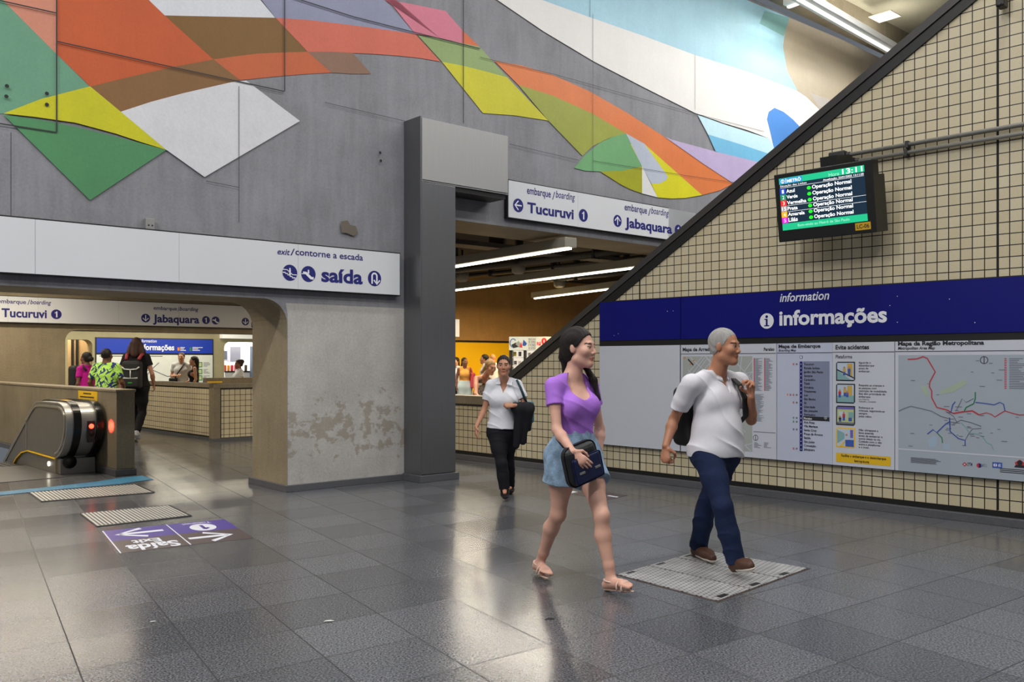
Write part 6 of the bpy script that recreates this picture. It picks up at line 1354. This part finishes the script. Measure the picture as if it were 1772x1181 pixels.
# by the far board
P = person('man in pale grey T-shirt with a crossbody bag in front of the far board', 314, 22.0, (.15, -1), 1.67, False, 'c08c70', .013, elbR=(.24, .0, 1.1), wriR=(.06, .22, 1.12), elbL=(-.23, 0, 1.1))
P.top('t_shirt', cloth('pale_grey', 'bcbcba'), .0, .6, .016, hemgrow=.02); P.trousers('trousers', cloth('black_trouser', ''), .16, .98, .012); P.shoes('shoe', SHB, SOB); P.ground(); P.hair(hairm('brown', ''), ((-.12, -.05), (-.045, -.05), (-.02, 0), (.012, 0), (.03, .04), (.05, .07), (.12, .09)), .012)
t, to = packs(P, 'shoulder_bag', 'small black crossbody bag of the man in pale grey T-shirt', 'bag', .12, .12, BKM, (.10, .04, .10)); t.location = tuple(P.T(.17, .14, .16)); band(t, lambda p: to(A3(p) - (P.T(.17, .14, .16) - P.T(0, .12, .12))), [P.T(.17, .14, .22), P.T(.05, .15, .6), P.T(-.08, .10, .98), P.T(-.10, 0, 1.04)], .014, BKM)
P = person('woman with long black hair and black tank top facing the man in grey', 336, 21.6, (-.8, -.35), 1.575, True, 'b58468', .013, bust=1.15, build=1.06, elbR=(.22, -.02, 1.1), wriR=(.14, .18, 1.02))
P.top('tank_top', cloth('black_shirt', ''), .05, 0, .010, scoop=(0, .09, .13)); P.trousers('trousers', cloth('black_trouser', ''), .2, .98, .012); P.shoes('shoe', SHB, SOB); P.ground(); P.hair(DK, None, .014, [RC(P.H(0, -.08, .0), P.H(.01, -.09, -.25), .06, .045, .03), RC(P.H(.05, -.04, -.03), P.H(.07, -.02, -.22), .035, .03, .03)])
P = person('woman in white T-shirt with black print and hair tied up, before the bright shop', 414, 21.0, (-.75, -.55), 1.49, True, '8a5c44', .013, bust=1.1, build=1.06)
P.top('t_shirt', cloth('white_tee', 'd8d8da'), .05, .55, .014, hemgrow=.02); P.trousers('trousers', cloth('black_trouser', ''), .2, .98, .012); P.shoes('shoe', SHB, SOB); P.ground(); P.hair(hairm('brown', ''), None, .014, [EL(P.H(.0, -.09, .07), (.06, .06, .055), .02)])
m = MB(); [m.tube([tuple(P.T(q, .155, .62) - P.o), tuple(P.T(q + .03, .150, .46) - P.o)], .012, BLACK, 6) for q in (.06, .02, -.02)]; m.build('shirt_print', P.root)
# beyond the low tiled wall
P = person('woman in orange halter top and pale skirt with a red bag', 804, 22.0, (.15, -1), 1.545, True, '7a5240', .012, bust=1.05, build=1.02, hf=(-.45, .9, 0), elbL=(-.24, .0, 1.12), wriL=(-.16, .16, 1.24), elbR=(.22, -.02, 1.1))
P.top('halter_top', cloth('orange', 'e0a050'), .22, 0, .010, scoop=None, neck=.06); P.trousers('wrap_skirt', cloth('pale_blue', 'c4d4da'), .36, .9, .03, flare=.05); P.shoes('shoe', SHB, SOB); P.ground(); P.hair(DK, None, .008, [RC(P.H(.02, -.09, -.02), P.H(.05, -.09, -.12), .03, .02, .02)])
t, to = packs(P, 'shoulder_bag', 'red bag hanging at the side of the woman in orange halter top', 'bag', .06, .35, pm('bag_red', 'cc4450', .55), (.06, .12, .19)); t.location = tuple(P.T(-.21, .06, .38)); band(t, lambda p: to(A3(p) - (P.T(-.21, .06, .38) - P.T(0, .06, .35))), [P.T(-.21, .06, .68), P.T(-.17, .06, .98), P.T(-.15, 0, 1.03), P.T(-.18, -.06, .9)], .014, pm('bag_red', ''))
P = person('woman with long dark hair in white top partly behind the steel column', 789.5, 22.6, (-.5, -.8), 1.55, True, 'b98a70', .013, bust=1.0)
P.top('blouse', cloth('white_tee', ''), .05, .5, .014, hemgrow=.02); P.trousers('trousers', cloth('black_trouser', ''), .2, .98, .012); P.shoes('shoe', SHB, SOB); P.ground(); P.hair(DK, None, .014, [RC(P.H(0, -.07, .0), P.H(-.03, -.08, -.22), .06, .045, .03)])
P = person('man with short dark hair facing left before the yellow wall', 839, 22.0, (-.95, -.1), 1.62, False, '9a6a50', .013)
P.top('t_shirt', cloth('pale_grey', ''), .0, .6, .016, hemgrow=.02); P.trousers('trousers', cloth('black_trouser', ''), .16, .98, .012); P.shoes('shoe', SHB, SOB); P.ground(); P.hair(DK, ((-.12, -.05), (-.045, -.045), (-.02, 0), (.012, 0), (.03, .04), (.05, .07), (.12, .085)), .014)
P = person('bald man before the yellow wall beside the dark haired man', 852.5, 22.6, (.2, 1), 1.64, False, 'b8805e', .013)
P.top('t_shirt', cloth('white_tee', ''), .0, .6, .016, hemgrow=.02); P.trousers('trousers', cloth('black_trouser', ''), .16, .98, .012); P.shoes('shoe', SHB, SOB); P.ground()
# woman bending over the low wall
J = dict(shoR=W3(824, 656, 14.5), shoL=W3(852, 662, 14.8), elbR=W3(823, 683, 14.25), wriR=W3(836, 699, 14.1), elbL=W3(858, 690, 14.6), wriL=W3(850, 704, 14.3), hipR=W3(820, 722, 15.0), hipL=W3(838, 722, 15.15))
for e, px in (('R', 820), ('L', 838)):
    hy = J['hip' + e][1]; J['kne' + e] = A3((J['hip' + e][0], hy - .02, .45)); J['ank' + e] = A3((J['hip' + e][0], hy, .08)); J['toe' + e] = A3((J['hip' + e][0] + .05, hy - .17, .028))
P = Human('fair haired woman in a patterned strap top leaning forward behind the low tiled wall', J, (.45, -.9, -.0), W3(849, 636, 14.3), (.55, -.75, -.55), (.2, -.25, 1), .98, True, 'c48a6c', .009, hscale=1.0, bust=1.2, build=1.12, feet='instep', skname='warm'); P.brow = '5a3a20'; P.body()
def leopard():
    m, nt, N, L, b = nodes_of('cloth_leopard'); tc = N.new('ShaderNodeTexCoord'); v = N.new('ShaderNodeTexVoronoi'); v.inputs['Scale'].default_value = 45; L.new(tc.outputs['Object'], v.inputs['Vector'])
    cr = N.new('ShaderNodeValToRGB'); cr.color_ramp.elements[0].position = .35; cr.color_ramp.elements[0].color = lin('1e1714') + (1,); cr.color_ramp.elements[1].position = .45; cr.color_ramp.elements[1].color = lin('8a7a68') + (1,); L.new(v.outputs['Distance'], cr.inputs[0]); L.new(cr.outputs[0], b.inputs['Base Color']); return m
P.top('strap_top', leopard(), .05, 0, .010, scoop=(0, .10, .14), neck=.07); P.trousers('trousers', cloth('black_trouser', ''), .2, .98, .012); P.shoes('shoe', SHB, SOB); P.ground()
P.hair(hairm('blond', 'a07c50'), None, .012, [EL(P.H(0, -.06, .10), (.035, .035, .03), .02), RC(P.H(.05, -.06, -.02), P.H(.08, -.10, -.12), .03, .025, .02), RC(P.H(-.03, -.09, -.02), P.H(-.05, -.13, -.1), .03, .025, .02)])
m = MB()
for q in (-1, 1): m.tube([tuple(P.H(q * .032 + .022 * math.cos(a), .094, .002 + .017 * math.sin(a)) - P.o) for a in np.linspace(0, 6.28, 15)[:-1]], .002, DKGREY, 5, closed=True)
m.build('glasses', P.root)
